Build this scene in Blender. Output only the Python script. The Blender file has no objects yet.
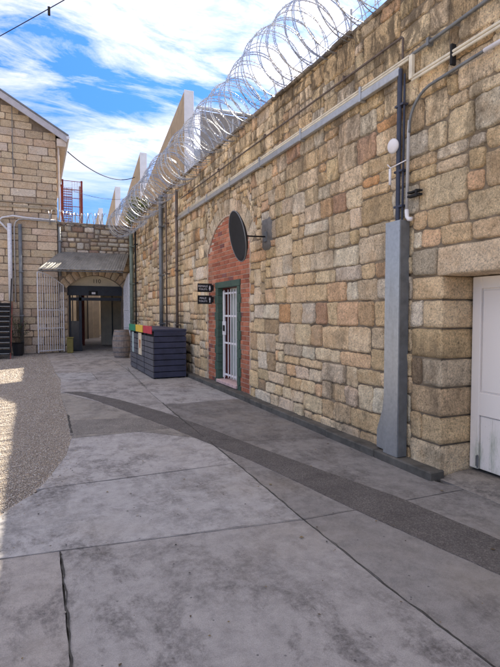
import bpy, bmesh, math, random
import numpy as np
from mathutils import Vector, Matrix, noise
R = math.radians
PI = math.pi
rng = random.Random(11)
sc = bpy.context.scene

# ------------------------------------------------------------------ camera
EYE = Vector((0, 0, 1.55))
th, ph = R(23.474), R(2.512)
F = Vector((math.sin(th)*math.cos(ph), math.cos(th)*math.cos(ph), -math.sin(ph)))
RT = Vector((math.cos(th), -math.sin(th), 0)); UP = RT.cross(F)
cd = bpy.data.cameras.new('camera'); cam = bpy.data.objects.new('camera', cd)
sc.collection.objects.link(cam); sc.camera = cam
cam.matrix_world = Matrix(((RT.x, UP.x, -F.x, EYE.x), (RT.y, UP.y, -F.y, EYE.y), (RT.z, UP.z, -F.z, EYE.z), (0, 0, 0, 1)))
cd.sensor_fit = 'HORIZONTAL'; cd.sensor_width = 36; cd.lens = 35.28
cd.clip_start = .05; cd.clip_end = 3000

# ------------------------------------------------------------------ sky, sun, exposure
SUN_EL, SUN_AZ = R(48), R(33)          # azimuth measured from +X towards +Y
sd = Vector((math.cos(SUN_EL)*math.cos(SUN_AZ), math.cos(SUN_EL)*math.sin(SUN_AZ), math.sin(SUN_EL)))
sl = bpy.data.lights.new('sun', 'SUN'); sl.energy = 5.0; sl.angle = R(.5); sl.color = (1, .9, .74)
so = bpy.data.objects.new('sun', sl); sc.collection.objects.link(so)
so.rotation_euler = sd.to_track_quat('Z', 'Y').to_euler()
so.location = (20, 15, 25)
sc.view_settings.view_transform = 'Standard'; sc.view_settings.look = 'None'
sc.view_settings.exposure = 1.72; sc.view_settings.gamma = 1
sc.view_settings.use_curve_mapping = False

w = bpy.data.worlds.new('World'); sc.world = w; w.use_nodes = True
nt = w.node_tree; N = nt.nodes; L = nt.links; N.clear()
def wn(t, **k):
    n = N.new(t)
    for a, b in k.items(): setattr(n, a, b)
    return n
wo = wn('ShaderNodeOutputWorld'); bg = wn('ShaderNodeBackground'); bg.inputs[1].default_value = .087
sky = wn('ShaderNodeTexSky', sky_type='NISHITA'); sky.sun_disc = False
sky.sun_elevation = SUN_EL; sky.sun_rotation = R(90) - SUN_AZ
sky.air_density = 1.0; sky.dust_density = .4; sky.ozone_density = 2.5
tc = wn('ShaderNodeTexCoord'); sep = wn('ShaderNodeSeparateXYZ'); L.new(tc.outputs['Generated'], sep.inputs[0])
mz = wn('ShaderNodeMath', operation='MAXIMUM'); mz.inputs[1].default_value = 0; L.new(sep.outputs[2], mz.inputs[0])
za = wn('ShaderNodeMath', operation='ADD'); za.inputs[1].default_value = .3; L.new(mz.outputs[0], za.inputs[0])
dx = wn('ShaderNodeMath', operation='DIVIDE'); dy = wn('ShaderNodeMath', operation='DIVIDE')
L.new(sep.outputs[0], dx.inputs[0]); L.new(za.outputs[0], dx.inputs[1])
L.new(sep.outputs[1], dy.inputs[0]); L.new(za.outputs[0], dy.inputs[1])
cb = wn('ShaderNodeCombineXYZ'); L.new(dx.outputs[0], cb.inputs[0]); L.new(dy.outputs[0], cb.inputs[1])
mp = wn('ShaderNodeMapping'); L.new(cb.outputs[0], mp.inputs[0])
mp.inputs['Rotation'].default_value = (0, 0, R(-12)); mp.inputs['Scale'].default_value = (1.0, 1.7, 1); mp.inputs['Location'].default_value = (6.6, 6.3, 0)
n1 = wn('ShaderNodeTexNoise'); n1.inputs['Scale'].default_value = 1.25; n1.inputs['Detail'].default_value = 9; n1.inputs['Roughness'].default_value = .58; n1.inputs['Distortion'].default_value = .35
L.new(mp.outputs[0], n1.inputs['Vector'])
mp2 = wn('ShaderNodeMapping'); L.new(cb.outputs[0], mp2.inputs[0]); mp2.inputs['Rotation'].default_value = (0, 0, R(-25)); mp2.inputs['Scale'].default_value = (1.5, 4.5, 1)
n2 = wn('ShaderNodeTexNoise'); n2.inputs['Scale'].default_value = 1.7; n2.inputs['Detail'].default_value = 10; n2.inputs['Roughness'].default_value = .68; n2.inputs['Distortion'].default_value = .6
L.new(mp2.outputs[0], n2.inputs['Vector'])
mx = wn('ShaderNodeMath', operation='MULTIPLY_ADD'); L.new(n2.outputs[0], mx.inputs[0]); mx.inputs[1].default_value = .45; 
ms = wn('ShaderNodeMath', operation='MULTIPLY'); ms.inputs[1].default_value = .75; L.new(n1.outputs[0], ms.inputs[0]); L.new(ms.outputs[0], mx.inputs[2])
cr = wn('ShaderNodeValToRGB'); L.new(mx.outputs[0], cr.inputs[0])
cr.color_ramp.elements[0].position = .515; cr.color_ramp.elements[0].color = (0, 0, 0, 1)
cr.color_ramp.elements[1].position = .72; cr.color_ramp.elements[1].color = (1, 1, 1, 1)
e = cr.color_ramp.elements.new(.61); e.color = (.4, .4, .4, 1)
tint = wn('ShaderNodeMix', data_type='RGBA', blend_type='MULTIPLY'); tint.inputs[0].default_value = 1
L.new(sky.outputs[0], tint.inputs[6]); tint.inputs[7].default_value = (.27, .56, .95, 1)
cm = wn('ShaderNodeMix', data_type='RGBA'); L.new(cr.outputs[0], cm.inputs[0]); 
ef = wn('ShaderNodeMapRange'); ef.inputs[1].default_value = .2; ef.inputs[2].default_value = .42; ef.inputs[3].default_value = .12; ef.inputs[4].default_value = 1; L.new(sep.outputs[2], ef.inputs[0])
em = wn('ShaderNodeMath', operation='MULTIPLY'); L.new(cr.outputs[0], em.inputs[0]); L.new(ef.outputs[0], em.inputs[1]); L.new(em.outputs[0], cm.inputs[0]); 
hf = wn('ShaderNodeMapRange'); hf.inputs[1].default_value = .05; hf.inputs[2].default_value = .5; hf.inputs[3].default_value = .5; hf.inputs[4].default_value = 1; L.new(sep.outputs[2], hf.inputs[0])
hm = wn('ShaderNodeVectorMath', operation='SCALE'); L.new(tint.outputs[2], hm.inputs[0]); L.new(hf.outputs[0], hm.inputs['Scale']); L.new(hm.outputs[0], cm.inputs[6]); cm.inputs[7].default_value = (8.8, 7.7, 6.3, 1)
L.new(cm.outputs[2], bg.inputs[0]); L.new(bg.outputs[0], wo.inputs[0])

# ------------------------------------------------------------------ materials
class NT:
    def __init__(s, name):
        s.m = bpy.data.materials.new(name); s.m.use_nodes = True
        s.t = s.m.node_tree; s.b = s.t.nodes['Principled BSDF']
        s.co = s.t.nodes.new('ShaderNodeTexCoord').outputs['Object']
    def n(s, t, **k):
        x = s.t.nodes.new(t)
        for a, b in k.items(): setattr(x, a, b)
        return x
    def l(s, a, b): s.t.links.new(a, b)
    def noise(s, scale, detail=4, rough=.55, vec=None, stretch=None, dist=0):
        x = s.n('ShaderNodeTexNoise'); x.inputs['Scale'].default_value = scale; x.inputs['Detail'].default_value = detail
        x.inputs['Roughness'].default_value = rough; x.inputs['Distortion'].default_value = dist
        v = vec or s.co
        if stretch:
            m = s.n('ShaderNodeMapping'); m.inputs['Scale'].default_value = stretch; s.l(v, m.inputs[0]); v = m.outputs[0]
        s.l(v, x.inputs['Vector']); return x.outputs[0]
    def ramp(s, v, stops):
        r = s.n('ShaderNodeValToRGB'); s.l(v, r.inputs[0]); el = r.color_ramp.elements
        while len(el) < len(stops): el.new(.5)
        for e, (p, c) in zip(el, stops):
            e.position = p; e.color = (c, c, c, 1) if isinstance(c, (int, float)) else (*c, 1)
        return r.outputs[0]
    def mix(s, f, a, b, mode='MIX'):
        x = s.n('ShaderNodeMix', data_type='RGBA', blend_type=mode)
        for i, v in ((0, f), (6, a), (7, b)):
            if isinstance(v, (int, float)): x.inputs[i].default_value = v if i == 0 else (v, v, v, 1)
            elif isinstance(v, tuple): x.inputs[i].default_value = (*v, 1)
            else: s.l(v, x.inputs[i])
        return x.outputs[2]
    def n_math(s, v, k):
        x = s.n('ShaderNodeMath', operation='MULTIPLY'); s.l(v, x.inputs[0]); x.inputs[1].default_value = k; return x.outputs[0]
    def attr(s, name='tint'):
        x = s.n('ShaderNodeVertexColor'); x.layer_name = name; return x.outputs[0]
    def bump(s, h, strength=.4, dist=.01, prev=None):
        x = s.n('ShaderNodeBump'); x.inputs['Strength'].default_value = strength; x.inputs['Distance'].default_value = dist
        s.l(h, x.inputs['Height'])
        if prev is not None: s.l(prev, x.inputs['Normal'])
        s.l(x.outputs[0], s.b.inputs['Normal']); return x.outputs[0]
    def col(s, c):
        if isinstance(c, tuple): s.b.inputs['Base Color'].default_value = (*c, 1)
        else: s.l(c, s.b.inputs['Base Color'])
    def set(s, rough=.8, metal=0, spec=None):
        s.b.inputs['Roughness'].default_value = rough; s.b.inputs['Metallic'].default_value = metal
        if spec is not None: s.b.inputs['Specular IOR Level'].default_value = spec

M = {}
def stone_mat(name, speck=1.0, stain=.6, run=.8):
    s = NT(name)
    t = s.attr()
    g = s.ramp(s.noise(75, 3, .75), [(.3, .5), (.42, .95), (.55, 1.15), (.7, 1.5)])
    c = s.mix(speck, t, g, 'MULTIPLY')
    g2 = s.ramp(s.noise(10, 8, .75), [(.3, .6), (.45, 1.02), (.55, 1.12), (.7, 1.4)])
    c = s.mix(.85, c, s.ramp(s.noise(38, 5, .85), [(.35, .2), (.43, .92), (.5, 1.05), (.64, 1.35)]), 'MULTIPLY')
    c = s.mix(.8, c, g2, 'MULTIPLY')
    warm = s.ramp(s.noise(3.2, 5, .65), [(.5, 0), (.68, 1)])
    c = s.mix(s.mix(.35, 0., warm), c, (.55, .33, .15))
    # rain streaks, long down the wall
    st = s.ramp(s.noise(2.6, 8, .75, stretch=(1, 1, .3), dist=.4), [(.47, 0), (.62, 1)])
    st2 = s.mix(1., st, s.ramp(s.noise(.9, 3, .6), [(.42, 0), (.6, 1)]), 'MULTIPLY')
    c = s.mix(s.mix(stain, 0., st2), c, (.085, .068, .05))
    # run-off staining under the coping, in crumbly vertical streaks
    sx = s.n('ShaderNodeSeparateXYZ'); s.l(s.co, sx.inputs[0])
    up = s.ramp(s.n_math(sx.outputs[2], .2), [(.42, 0), (.62, .5), (.9, 1)])
    d = s.ramp(s.noise(5, 9, .78, stretch=(1, 1, .35), dist=.5), [(.47, 0), (.56, 1)])
    c = s.mix(s.mix(run, 0., s.mix(1., up, d, 'MULTIPLY')), c, (.1, .078, .055))
    s.col(c); s.set(.92, 0, .25)
    b = s.bump(s.noise(22, 9, .78), 1.0, .03)
    s.bump(s.noise(110, 3, .7), .55, .006, b)
    return s.m
M['stone'] = stone_mat('rubble_stone')
M['pale_stone'] = stone_mat('pale_stone', .6, .12, .0)
def simple(name, col, rough=.7, metal=0, var=.25, scale=6, bump=.15, bscale=60, spec=None, streak=None):
    s = NT(name)
    r = s.ramp(s.noise(scale, 6, .65), [(.3, 1-var), (.5, 1), (.72, 1+var)])
    c = s.mix(1., col, r, 'MULTIPLY')
    if streak:
        m = s.ramp(s.noise(4, 6, .7, stretch=(1, 1, .15)), [(.5, 0), (.68, 1)])
        c = s.mix(s.mix(streak[1], 0., m), c, streak[0])
    s.col(c); s.set(rough, metal, spec)
    if bump: s.bump(s.noise(bscale, 4, .6), bump, .004)
    return s.m
M['mortar'] = simple('mortar', (.19, .15, .105), .95, var=.45, scale=5, bump=.7, bscale=45)
M['mortar_far'] = simple('old_mortar', (.19, .15, .12), .95, var=.4, scale=5, bump=.7)
M['lime'] = simple('lime_mortar', (.5, .4, .32), .95, var=.25, scale=9, bump=.6)
M['galv'] = simple('galvanised_steel', (.42, .43, .44), .4, .65, var=.12, scale=25, bump=.05, streak=((.2, .18, .155), .4))
M['galv_dark'] = simple('grey_pipe_paint', (.16, .17, .18), .5, .2, var=.25, scale=9)
M['grey_pvc'] = simple('grey_plastic_pipe', (.42, .42, .43), .5, 0, var=.18, scale=9)
M['cream_pvc'] = simple('cream_plastic_conduit', (.68, .62, .5), .5, 0, var=.2, scale=9)
M['black'] = simple('black_paint', (.009, .009, .011), .85, 0, var=.3, scale=12)
M['navy_pipe'] = simple('dark_blue_pipe', (.03, .035, .06), .4, 0, var=.3, scale=12)
M['brown_pipe'] = simple('weathered_brown_pipe', (.12, .09, .075), .7, 0, var=.4, scale=12)
M['green_pipe'] = simple('grey_green_pipe_paint', (.15, .19, .16), .6, 0, var=.3, scale=8)
M['white'] = simple('white_paint', (.74, .72, .74), .5, 0, var=.08, scale=8, bump=.15)
M['gate_white'] = simple('weathered_white_gate_paint', (.66, .66, .7), .55, 0, var=.2, scale=14)
M['wall_white'] = simple('white_sheet_metal', (.62, .64, .7), .45, 0, var=.1, scale=3)
M['wire'] = simple('razor_wire_steel', (.42, .44, .48), .3, .75, var=.15, scale=20, bump=0)
M['green'] = simple('green_door_surround_paint', (.045, .085, .062), .6, 0, var=.35, scale=14, bump=.3)
M['red_rev'] = simple('dark_red_reveal_paint', (.16, .03, .025), .6, 0, var=.3, scale=10)
M['sill'] = simple('pink_sill_paint', (.6, .42, .4), .7, 0, var=.3, scale=12)
M['slat'] = simple('navy_bin_slats', (.036, .04, .075), .6, 0, var=.3, scale=5, bump=.25)
M['slat_front'] = simple('grey_bin_front_slats', (.1, .1, .115), .6, 0, var=.3, scale=5, bump=.25)
M['barrel'] = simple('weathered_barrel_oak', (.27, .22, .19), .8, 0, var=.35, scale=10, bump=.5, streak=((.12, .1, .09), .5))
M['hoop'] = simple('dull_barrel_hoop_steel', (.2, .19, .19), .55, .5, var=.3, scale=14)
M['red_label'] = simple('red_lid_panel', (.55, .05, .07), .45, var=.1)
M['yellow_label'] = simple('yellow_lid_panel', (.8, .55, .07), .45, var=.1)
M['green_label'] = simple('green_lid_panel', (.03, .26, .14), .45, var=.1)
M['tan_plaster'] = simple('tan_rendered_gable', (.35, .27, .185), .9, 0, var=.2, scale=2.5, bump=.4, streak=((.16, .13, .1), .5))
M['roof_brown'] = simple('brown_stone_roof', (.24, .2, .165), .9, 0, var=.4, scale=4, bump=.5)
M['cream_wall'] = simple('cream_render', (.56, .49, .38), .85, 0, var=.14, scale=3, bump=.2)
M['dark_int'] = simple('blue_black_steel', (.02, .026, .04), .5, 0, var=.3)
M['red_steel'] = simple('rust_red_steel', (.24, .045, .035), .6, 0, var=.3, scale=9)
M['barge'] = simple('lilac_grey_bargeboard', (.4, .39, .43), .6, 0, var=.15, scale=4)
M['eave'] = simple('pinkish_eave_board', (.5, .43, .38), .7, 0, var=.2, scale=4)
M['bark'] = simple('bark', (.13, .1, .07), .9, 0, var=.4, scale=12, bump=.6)
M['grime'] = simple('dark_kerb_stone', (.1, .093, .082), .9, 0, var=.5, scale=4, bump=.6, bscale=35)
M['pot'] = simple('black_plant_pot', (.02, .02, .024), .5)
M['yel'] = simple('dull_yellow_box_paint', (.2, .17, .05), .7, var=.3)
M['shed_wall'] = simple('blue_grey_sheeting', (.2, .185, .17), .6, .1, var=.15, scale=3, streak=((.2, .17, .15), .4))
M['patch'] = simple('grey_cement_patch', (.2, .185, .17), .9, 0, var=.35, scale=8, bump=.5)

def corrugated():
    s = NT('corrugated_awning_sheet'); s.col(s.mix(1., (.235, .225, .205), s.ramp(s.noise(3, 6, .7), [(.3, .6), (.5, 1), (.7, 1.3)]), 'MULTIPLY')); s.set(.5, .35); return s.m
M['corr'] = corrugated()
def brickm():
    s = NT('red_brick'); c = s.mix(1., s.attr(), s.ramp(s.noise(30, 4, .7), [(.3, .7), (.5, 1), (.7, 1.25)]), 'MULTIPLY')
    s.col(c); s.set(.85, 0, .3); s.bump(s.noise(70, 4, .7), .4, .006); return s.m
M['brick'] = brickm()
def doorm():
    s = NT('chalky_white_door_paint')
    g = s.ramp(s.noise(5, 6, .7, stretch=(1, 1, .25)), [(.42, 0), (.6, 1)])
    sx = s.n('ShaderNodeSeparateXYZ'); s.l(s.co, sx.inputs[0])
    low = s.ramp(sx.outputs[2], [(.35, 1), (.62, 0)])          # weathering on the bottom panel only
    c = s.mix(s.mix(1., g, low, 'MULTIPLY'), (.86, .81, .77), (.44, .47, .38))
    c = s.mix(s.mix(1., s.ramp(s.noise(40, 5, .8), [(.62, 0), (.68, .8)]), low, 'MULTIPLY'), c, (.2, .19, .17))
    s.col(c); s.set(.55); s.bump(s.noise(30, 5, .6, stretch=(1, 1, .3)), .2, .004); return s.m
M['door'] = doorm()
def concrete(name='worn_concrete', dark=(.098, .09, .088)):
    s = NT(name)
    t = s.attr()
    fine = s.ramp(s.noise(160, 3, .7), [(.3, .78), (.5, 1), (.7, 1.2)])
    c = s.mix(.9, t, fine, 'MULTIPLY')
    mid = s.ramp(s.noise(8, 10, .8), [(.3, .6), (.5, 1), (.7, 1.28)])
    c = s.mix(.85, c, mid, 'MULTIPLY')
    big = s.noise(2.2, 12, .76, stretch=(1.25, .8, 1), dist=.3)
    zone = s.ramp(s.noise(.55, 3, .5), [(.38, .35), (.52, 1)])
    st = s.ramp(big, [(.47, 0), (.53, .55), (.6, 1)])
    st = s.mix(1., st, zone, 'MULTIPLY')
    grain = s.ramp(s.noise(26, 8, .82), [(.36, .1), (.56, 1)])
    c = s.mix(s.mix(.9, 0., s.mix(1., st, grain, 'MULTIPLY')), c, dark)
    warm = s.ramp(s.noise(.8, 4, .6), [(.5, 0), (.75, .4)])
    c = s.mix(warm, c, (.31, .27, .22))
    v = s.n('ShaderNodeTexVoronoi'); v.inputs['Scale'].default_value = 9; s.l(s.co, v.inputs['Vector']); v.inputs['Randomness'].default_value = 1
    spot = s.ramp(v.outputs['Distance'], [(.04, 1), (.07, 0)])
    pick = s.ramp(s.noise(2.7, 2), [(.44, 0), (.5, 1)])
    c = s.mix(s.mix(.75, 0., s.mix(1., spot, pick, 'MULTIPLY')), c, (.055, .055, .06))
    s.col(c); s.set(.86, 0, .3)
    b = s.bump(s.noise(14, 8, .7), .35, .01)
    s.bump(s.noise(170, 3, .7), .35, .003, b)
    return s.m
M['concrete'] = concrete()
def asphalt():
    s = NT('grey_asphalt_patch')
    v = s.n('ShaderNodeTexVoronoi'); v.inputs['Scale'].default_value = 110; s.l(s.co, v.inputs['Vector'])
    c = s.mix(.75, s.attr(), s.ramp(v.outputs['Color'], [(.1, .6), (.6, 1.0), (.95, 1.7)]), 'MULTIPLY')
    c = s.mix(.9, c, s.ramp(s.noise(3, 7, .7), [(.3, .75), (.5, 1), (.7, 1.25)]), 'MULTIPLY')
    s.col(c); s.set(.9, 0, .3); s.bump(v.outputs['Distance'], .6, .006); return s.m
M['asphalt'] = asphalt()
def dirt():
    s = NT('gravelly_dirt')
    c = s.ramp(s.noise(60, 6, .8), [(.3, (.2, .17, .145)), (.5, (.35, .31, .27)), (.7, (.48, .44, .4))])
    c = s.mix(.8, c, s.ramp(s.noise(1.2, 6, .6), [(.35, .8), (.65, 1.15)]), 'MULTIPLY')
    s.col(c); s.set(.95, 0, .2); s.bump(s.noise(80, 6, .8), .9, .02); return s.m
M['dirt'] = dirt()
def pebble():
    s = NT('pebble_stone'); s.col(s.mix(.5, s.attr(), s.ramp(s.noise(200, 2), [(.3, .7), (.7, 1.3)]), 'MULTIPLY')); s.set(.9, 0, .2); return s.m
M['pebble'] = pebble()
def leafm():
    s = NT('leaf'); s.col(s.attr()); s.set(.6); return s.m
M['leaf'] = leafm()
M['joint'] = simple('joint_dirt', (.05, .047, .042), .95, var=.5, scale=20)
M['weed'] = simple('joint_weed', (.06, .075, .04), .9, var=.5, scale=30)

# ------------------------------------------------------------------ mesh builder
class MB:
    def __init__(s): s.v = []; s.f = []; s.m = []; s.c = []
    def add(s, vs, fs, mi=0, col=(1, 1, 1)):
        o = len(s.v); s.v += [tuple(p) for p in vs]; s.c += [col]*len(vs)
        for f in fs: s.f.append(tuple(i+o for i in f)); s.m.append(mi)
    def box(s, a, b, mi=0, col=(1, 1, 1), bev=0):
        x0, y0, z0 = a; x1, y1, z1 = b
        if bev <= 0:
            vs = [(x0,y0,z0),(x1,y0,z0),(x1,y1,z0),(x0,y1,z0),(x0,y0,z1),(x1,y0,z1),(x1,y1,z1),(x0,y1,z1)]
            s.add(vs, [(0,3,2,1),(4,5,6,7),(0,1,5,4),(1,2,6,5),(2,3,7,6),(3,0,4,7)], mi, col); return
        bm = bmesh.new(); bmesh.ops.create_cube(bm, size=1)
        for v in bm.verts: v.co = Vector(((x0+x1)/2+v.co.x*(x1-x0), (y0+y1)/2+v.co.y*(y1-y0), (z0+z1)/2+v.co.z*(z1-z0)))
        bmesh.ops.bevel(bm, geom=bm.edges[:], offset=bev, segments=1, affect='EDGES')
        bm.verts.index_update(); s.add([v.co[:] for v in bm.verts], [[v.index for v in f.verts] for f in bm.faces], mi, col); bm.free()
    def tube(s, pts, r, n=10, mi=0, col=(1, 1, 1), cap=True, closed=False):
        pts = [Vector(p) for p in pts]; k = len(pts); rs = r if isinstance(r, (list, tuple)) else [r]*k
        ring = []; prev = None; vs = []
        for i, p in enumerate(pts):
            if closed: t = pts[(i+1) % k]-pts[i-1]
            else: t = pts[min(i+1, k-1)]-pts[max(i-1, 0)]
            t.normalize()
            if prev is None: a = t.orthogonal().normalized()
            else:
                a = prev-t*prev.dot(t)
                a = a.normalized() if a.length > 1e-6 else t.orthogonal().normalized()
            prev = a; b = t.cross(a)
            for j in range(n):
                q = 2*PI*j/n; vs.append(p+(a*math.cos(q)+b*math.sin(q))*rs[i])
        fs = []
        for i in range(k if closed else k-1):
            for j in range(n):
                i2 = (i+1) % k; fs.append((i*n+j, i*n+(j+1) % n, i2*n+(j+1) % n, i2*n+j))
        if cap and not closed: fs += [tuple(range(n-1, -1, -1)), tuple((k-1)*n+j for j in range(n))]
        s.add(vs, fs, mi, col)
    def poly(s, pts, d, mi=0, col=(1, 1, 1)):        # extruded polygon, pts list of Vector, d extrusion vector
        k = len(pts); d = Vector(d); vs = [Vector(p) for p in pts]+[Vector(p)+d for p in pts]
        fs = [tuple(range(k)), tuple(range(2*k-1, k-1, -1))]+[((i+1) % k, i, k+i, k+(i+1) % k) for i in range(k)]
        s.add(vs, fs, mi, col)
    def build(s, name, mats, parent=None, smooth=False, fixn=False):
        me = bpy.data.meshes.new(name); o = Vector((0, 0, 0))
        r = parent
        while r is not None: o += r.location; r = r.parent
        vs = [(p[0]-o.x, p[1]-o.y, p[2]-o.z) for p in s.v]
        me.from_pydata(vs, [], s.f)
        if not isinstance(mats, (list, tuple)): mats = [mats]
        for m in mats: me.materials.append(M[m] if isinstance(m, str) else m)
        me.polygons.foreach_set('material_index', s.m)
        ca = me.color_attributes.new('tint', 'FLOAT_COLOR', 'POINT')
        ca.data.foreach_set('color', np.array([(c[0], c[1], c[2], 1) for c in s.c], dtype=np.float32).ravel())
        if smooth: me.polygons.foreach_set('use_smooth', [True]*len(s.f))
        if fixn:
            bm = bmesh.new(); bm.from_mesh(me); bmesh.ops.recalc_face_normals(bm, faces=bm.faces[:]); bm.to_mesh(me); bm.free()
        me.update()
        ob = bpy.data.objects.new(name, me); sc.collection.objects.link(ob)
        if parent is not None: ob.parent = parent
        return ob
def tag(o, label=None, cat=None, group=None, kind=None):
    if label: o['label'] = label
    if cat: o['category'] = cat
    if group: o['group'] = group
    if kind: o['kind'] = kind
    return o
def root(name, loc, label, cat, group=None):
    o = bpy.data.objects.new(name, None); sc.collection.objects.link(o); o.location = loc; o.empty_display_size = .2
    return tag(o, label, cat, group)
def lone(mb, name, mats, loc, label, cat, group=None, smooth=False, fixn=False):
    """a thing that is one mesh, origin at its base"""
    s = Vector(loc); mb.v = [(p[0]-s.x, p[1]-s.y, p[2]-s.z) for p in mb.v]
    o = mb.build(name, mats, None, smooth, fixn); o.location = loc
    return tag(o, label, cat, group)
def arc(c, r, a0, a1, n, ax, ay):
    c = Vector(c); ax = Vector(ax); ay = Vector(ay)
    return [c+ax*r*math.cos(a0+(a1-a0)*i/n)+ay*r*math.sin(a0+(a1-a0)*i/n) for i in range(n+1)]

# ------------------------------------------------------------------ stone laying
PAL = [((.7, .525, .32), 7), ((.73, .575, .38), 6), ((.68, .54, .38), 3), ((.71, .61, .47), 2), ((.7, .47, .28), 1.6), ((.66, .38, .19), .55), ((.6, .44, .26), 1.6), ((.46, .335, .21), .5), ((.52, .33, .22), .3)]
FARPAL = [((.46, .41, .34), 4), ((.4, .35, .28), 3), ((.33, .27, .22), 2), ((.52, .48, .42), 3), ((.28, .19, .15), 1), ((.36, .29, .2), 2)]
ASHPAL = [((.5, .395, .28), 4), ((.54, .43, .31), 3), ((.46, .355, .26), 3), ((.52, .42, .33), 1.5), ((.55, .46, .37), .8)]
def pick(pal, r):
    t = r.random()*sum(w for _, w in pal)
    for c, w_ in pal:
        t -= w_
        if t <= 0: break
    k = r.uniform(.8, 1.16); return (c[0]*k*r.uniform(.97, 1.03), c[1]*k, c[2]*k*r.uniform(.96, 1.04))
def lay_stone(mb, P3, u0, v0, u1, v1, col, r, gap=.006, out=.014, amp=.013, res=.05, corner=.012, wob=.009, mi=0):
    w_, h_ = u1-u0, v1-v0
    nu = max(1, int(round((w_-2*gap)/res))); nv = max(1, int(round((h_-2*gap)/res)))
    e = .008
    us = [0, e/w_]+[e/w_+(1-2*e/w_)*i/(nu+0) for i in range(1, nu)]+[1-e/w_, 1]
    vs_ = [0, e/h_]+[e/h_+(1-2*e/h_)*i/(nv+0) for i in range(1, nv)]+[1-e/h_, 1]
    cj = [[(r.uniform(-wob, wob), r.uniform(-wob, wob)) for _ in range(2)] for _ in range(2)]
    tip = (r.uniform(-.02, .02), r.uniform(-.02, .02)); lift = r.uniform(-.005, .012); ph_ = r.uniform(0, 50)
    V = []
    for j, t in enumerate(vs_):
        for i, s_ in enumerate(us):
            ju = (cj[0][0][0]*(1-s_)+cj[0][1][0]*s_)*(1-t)+(cj[1][0][0]*(1-s_)+cj[1][1][0]*s_)*t
            jv = (cj[0][0][1]*(1-s_)+cj[0][1][1]*s_)*(1-t)+(cj[1][0][1]*(1-s_)+cj[1][1][1]*s_)*t
            u = u0+gap+(w_-2*gap)*s_+ju; v = v0+gap+(h_-2*gap)*t+jv
            # round the corners
            cx_ = min(s_, 1-s_)*w_; cy_ = min(t, 1-t)*h_
            if cx_ < .03 and cy_ < .03:
                k = corner*(1-cx_/.03)*(1-cy_/.03)
                u += k if s_ < .5 else -k; v += k if t < .5 else -k
            n_ = noise.noise((u*6, v*6, ph_)); n2_ = noise.noise((u*19, v*19, ph_+9))
            wv = noise.noise((u*14, v*14, ph_+3))*.009+noise.noise((u*37, v*37, ph_+3))*.005
            edge = i in (0, len(us)-1) or j in (0, len(vs_)-1)
            u += wv; v += noise.noise((u*14, v*14, ph_+7))*.009+noise.noise((u*37, v*37, ph_+5))*.005
            if edge: o = -.006
            else: o = out+lift+amp*(n_*1.1+n2_*.9+.8*abs(noise.noise((u*11, v*11, ph_+20))))+tip[0]*(s_-.5)+tip[1]*(t-.5); o = max(o, .003+.002*n2_)
            V.append(P3(u, v, o))
    a = len(us); fs = [(j*a+i, j*a+i+1, (j+1)*a+i+1, (j+1)*a+i) for j in range(len(vs_)-1) for i in range(a-1)]
    mb.add(V, fs, mi, col)
def rubble(mb, P3, u0, u1, v0, v1, blocked, r, cell=.06, ws=(3, 4, 5, 5, 6, 6, 7, 8, 9, 10), hs=(3, 4, 4, 5, 5), pal=PAL, resf=None, top=None, align=.84, **k):
    nu = int(round((u1-u0)/cell)); nv = int(round((v1-v0)/cell)); occ = np.zeros((nv, nu), bool); tops = np.zeros(nu, int)
    for j in range(nv):
        for i in range(nu):
            u, v = u0+(i+.5)*cell, v0+(j+.5)*cell
            if blocked and blocked(u, v): occ[j, i] = True
            if top and v > top(u): occ[j, i] = True
    for j in range(nv):
        i = 0
        while i < nu:
            if occ[j, i]: i += 1; continue
            run = 0
            while i+run < nu and not occ[j, i+run] and run < 14: run += 1
            W = r.choice(ws)
            if run-W < 2: W = run if run <= max(ws)+1 else run//2
            W = min(W, run); H = r.choice(hs)
            if W <= 2: H = r.choice((2, 3, 4))
            if i > 0 and r.random() < align:
                q = tops[i-1]-j
                if 2 <= q <= max(hs)+1: H = q
            if H > W and r.random() < .8: H = max(3, W)
            H = min(H, nv-j)
            if nv-j-H == 1: H += 1 if H+1 <= nv-j else 0
            while H > 1 and occ[j:j+H, i:i+W].any(): H -= 1
            occ[j:j+H, i:i+W] = True; tops[i:i+W] = j+H
            a, b = u0+i*cell, v0+j*cell
            lay_stone(mb, P3, a, b, a+W*cell, b+H*cell, pick(pal, r), r, res=(resf(a) if resf else .06), **k)
            i += W
def coursed(mb, P3, u0, u1, v0, v1, r, blocked=None, heights=(.22, .26, .3), widths=(.3, .8), pal=ASHPAL, top=None, res=.1, **k):
    v = v0; row = 0
    while v < v1-.03:
        h = r.choice(heights); h = min(h, v1-v)
        if v1-v-h < .1: h = v1-v
        u = u0+(0 if row % 2 else -r.uniform(0, .3)); row += 1
        while u < u1:
            w_ = r.uniform(*widths); a, b = max(u, u0), min(u+w_, u1); u += w_
            if b-a < .06: continue
            if u1-b < .08: b = u1; u = u1
            c = ((a+b)/2, v+h/2)
            if blocked and (blocked(*c) or blocked(a+.03, c[1]) or blocked(b-.03, c[1])): continue
            if top and (v+h*.6 > top(a) or v+h*.6 > top(b)): continue
            lay_stone(mb, P3, a, v, b, v+h, pick(pal, r), r, res=res, **k)
        v += h

# =================================================================== GROUND
g = MB(); g.add([(-900, -900, -.04), (900, -900, -.04), (900, 900, -.04), (-900, 900, -.04)], [(0, 1, 2, 3)])
tag(g.build('ground', 'dirt'), kind='structure')

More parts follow.
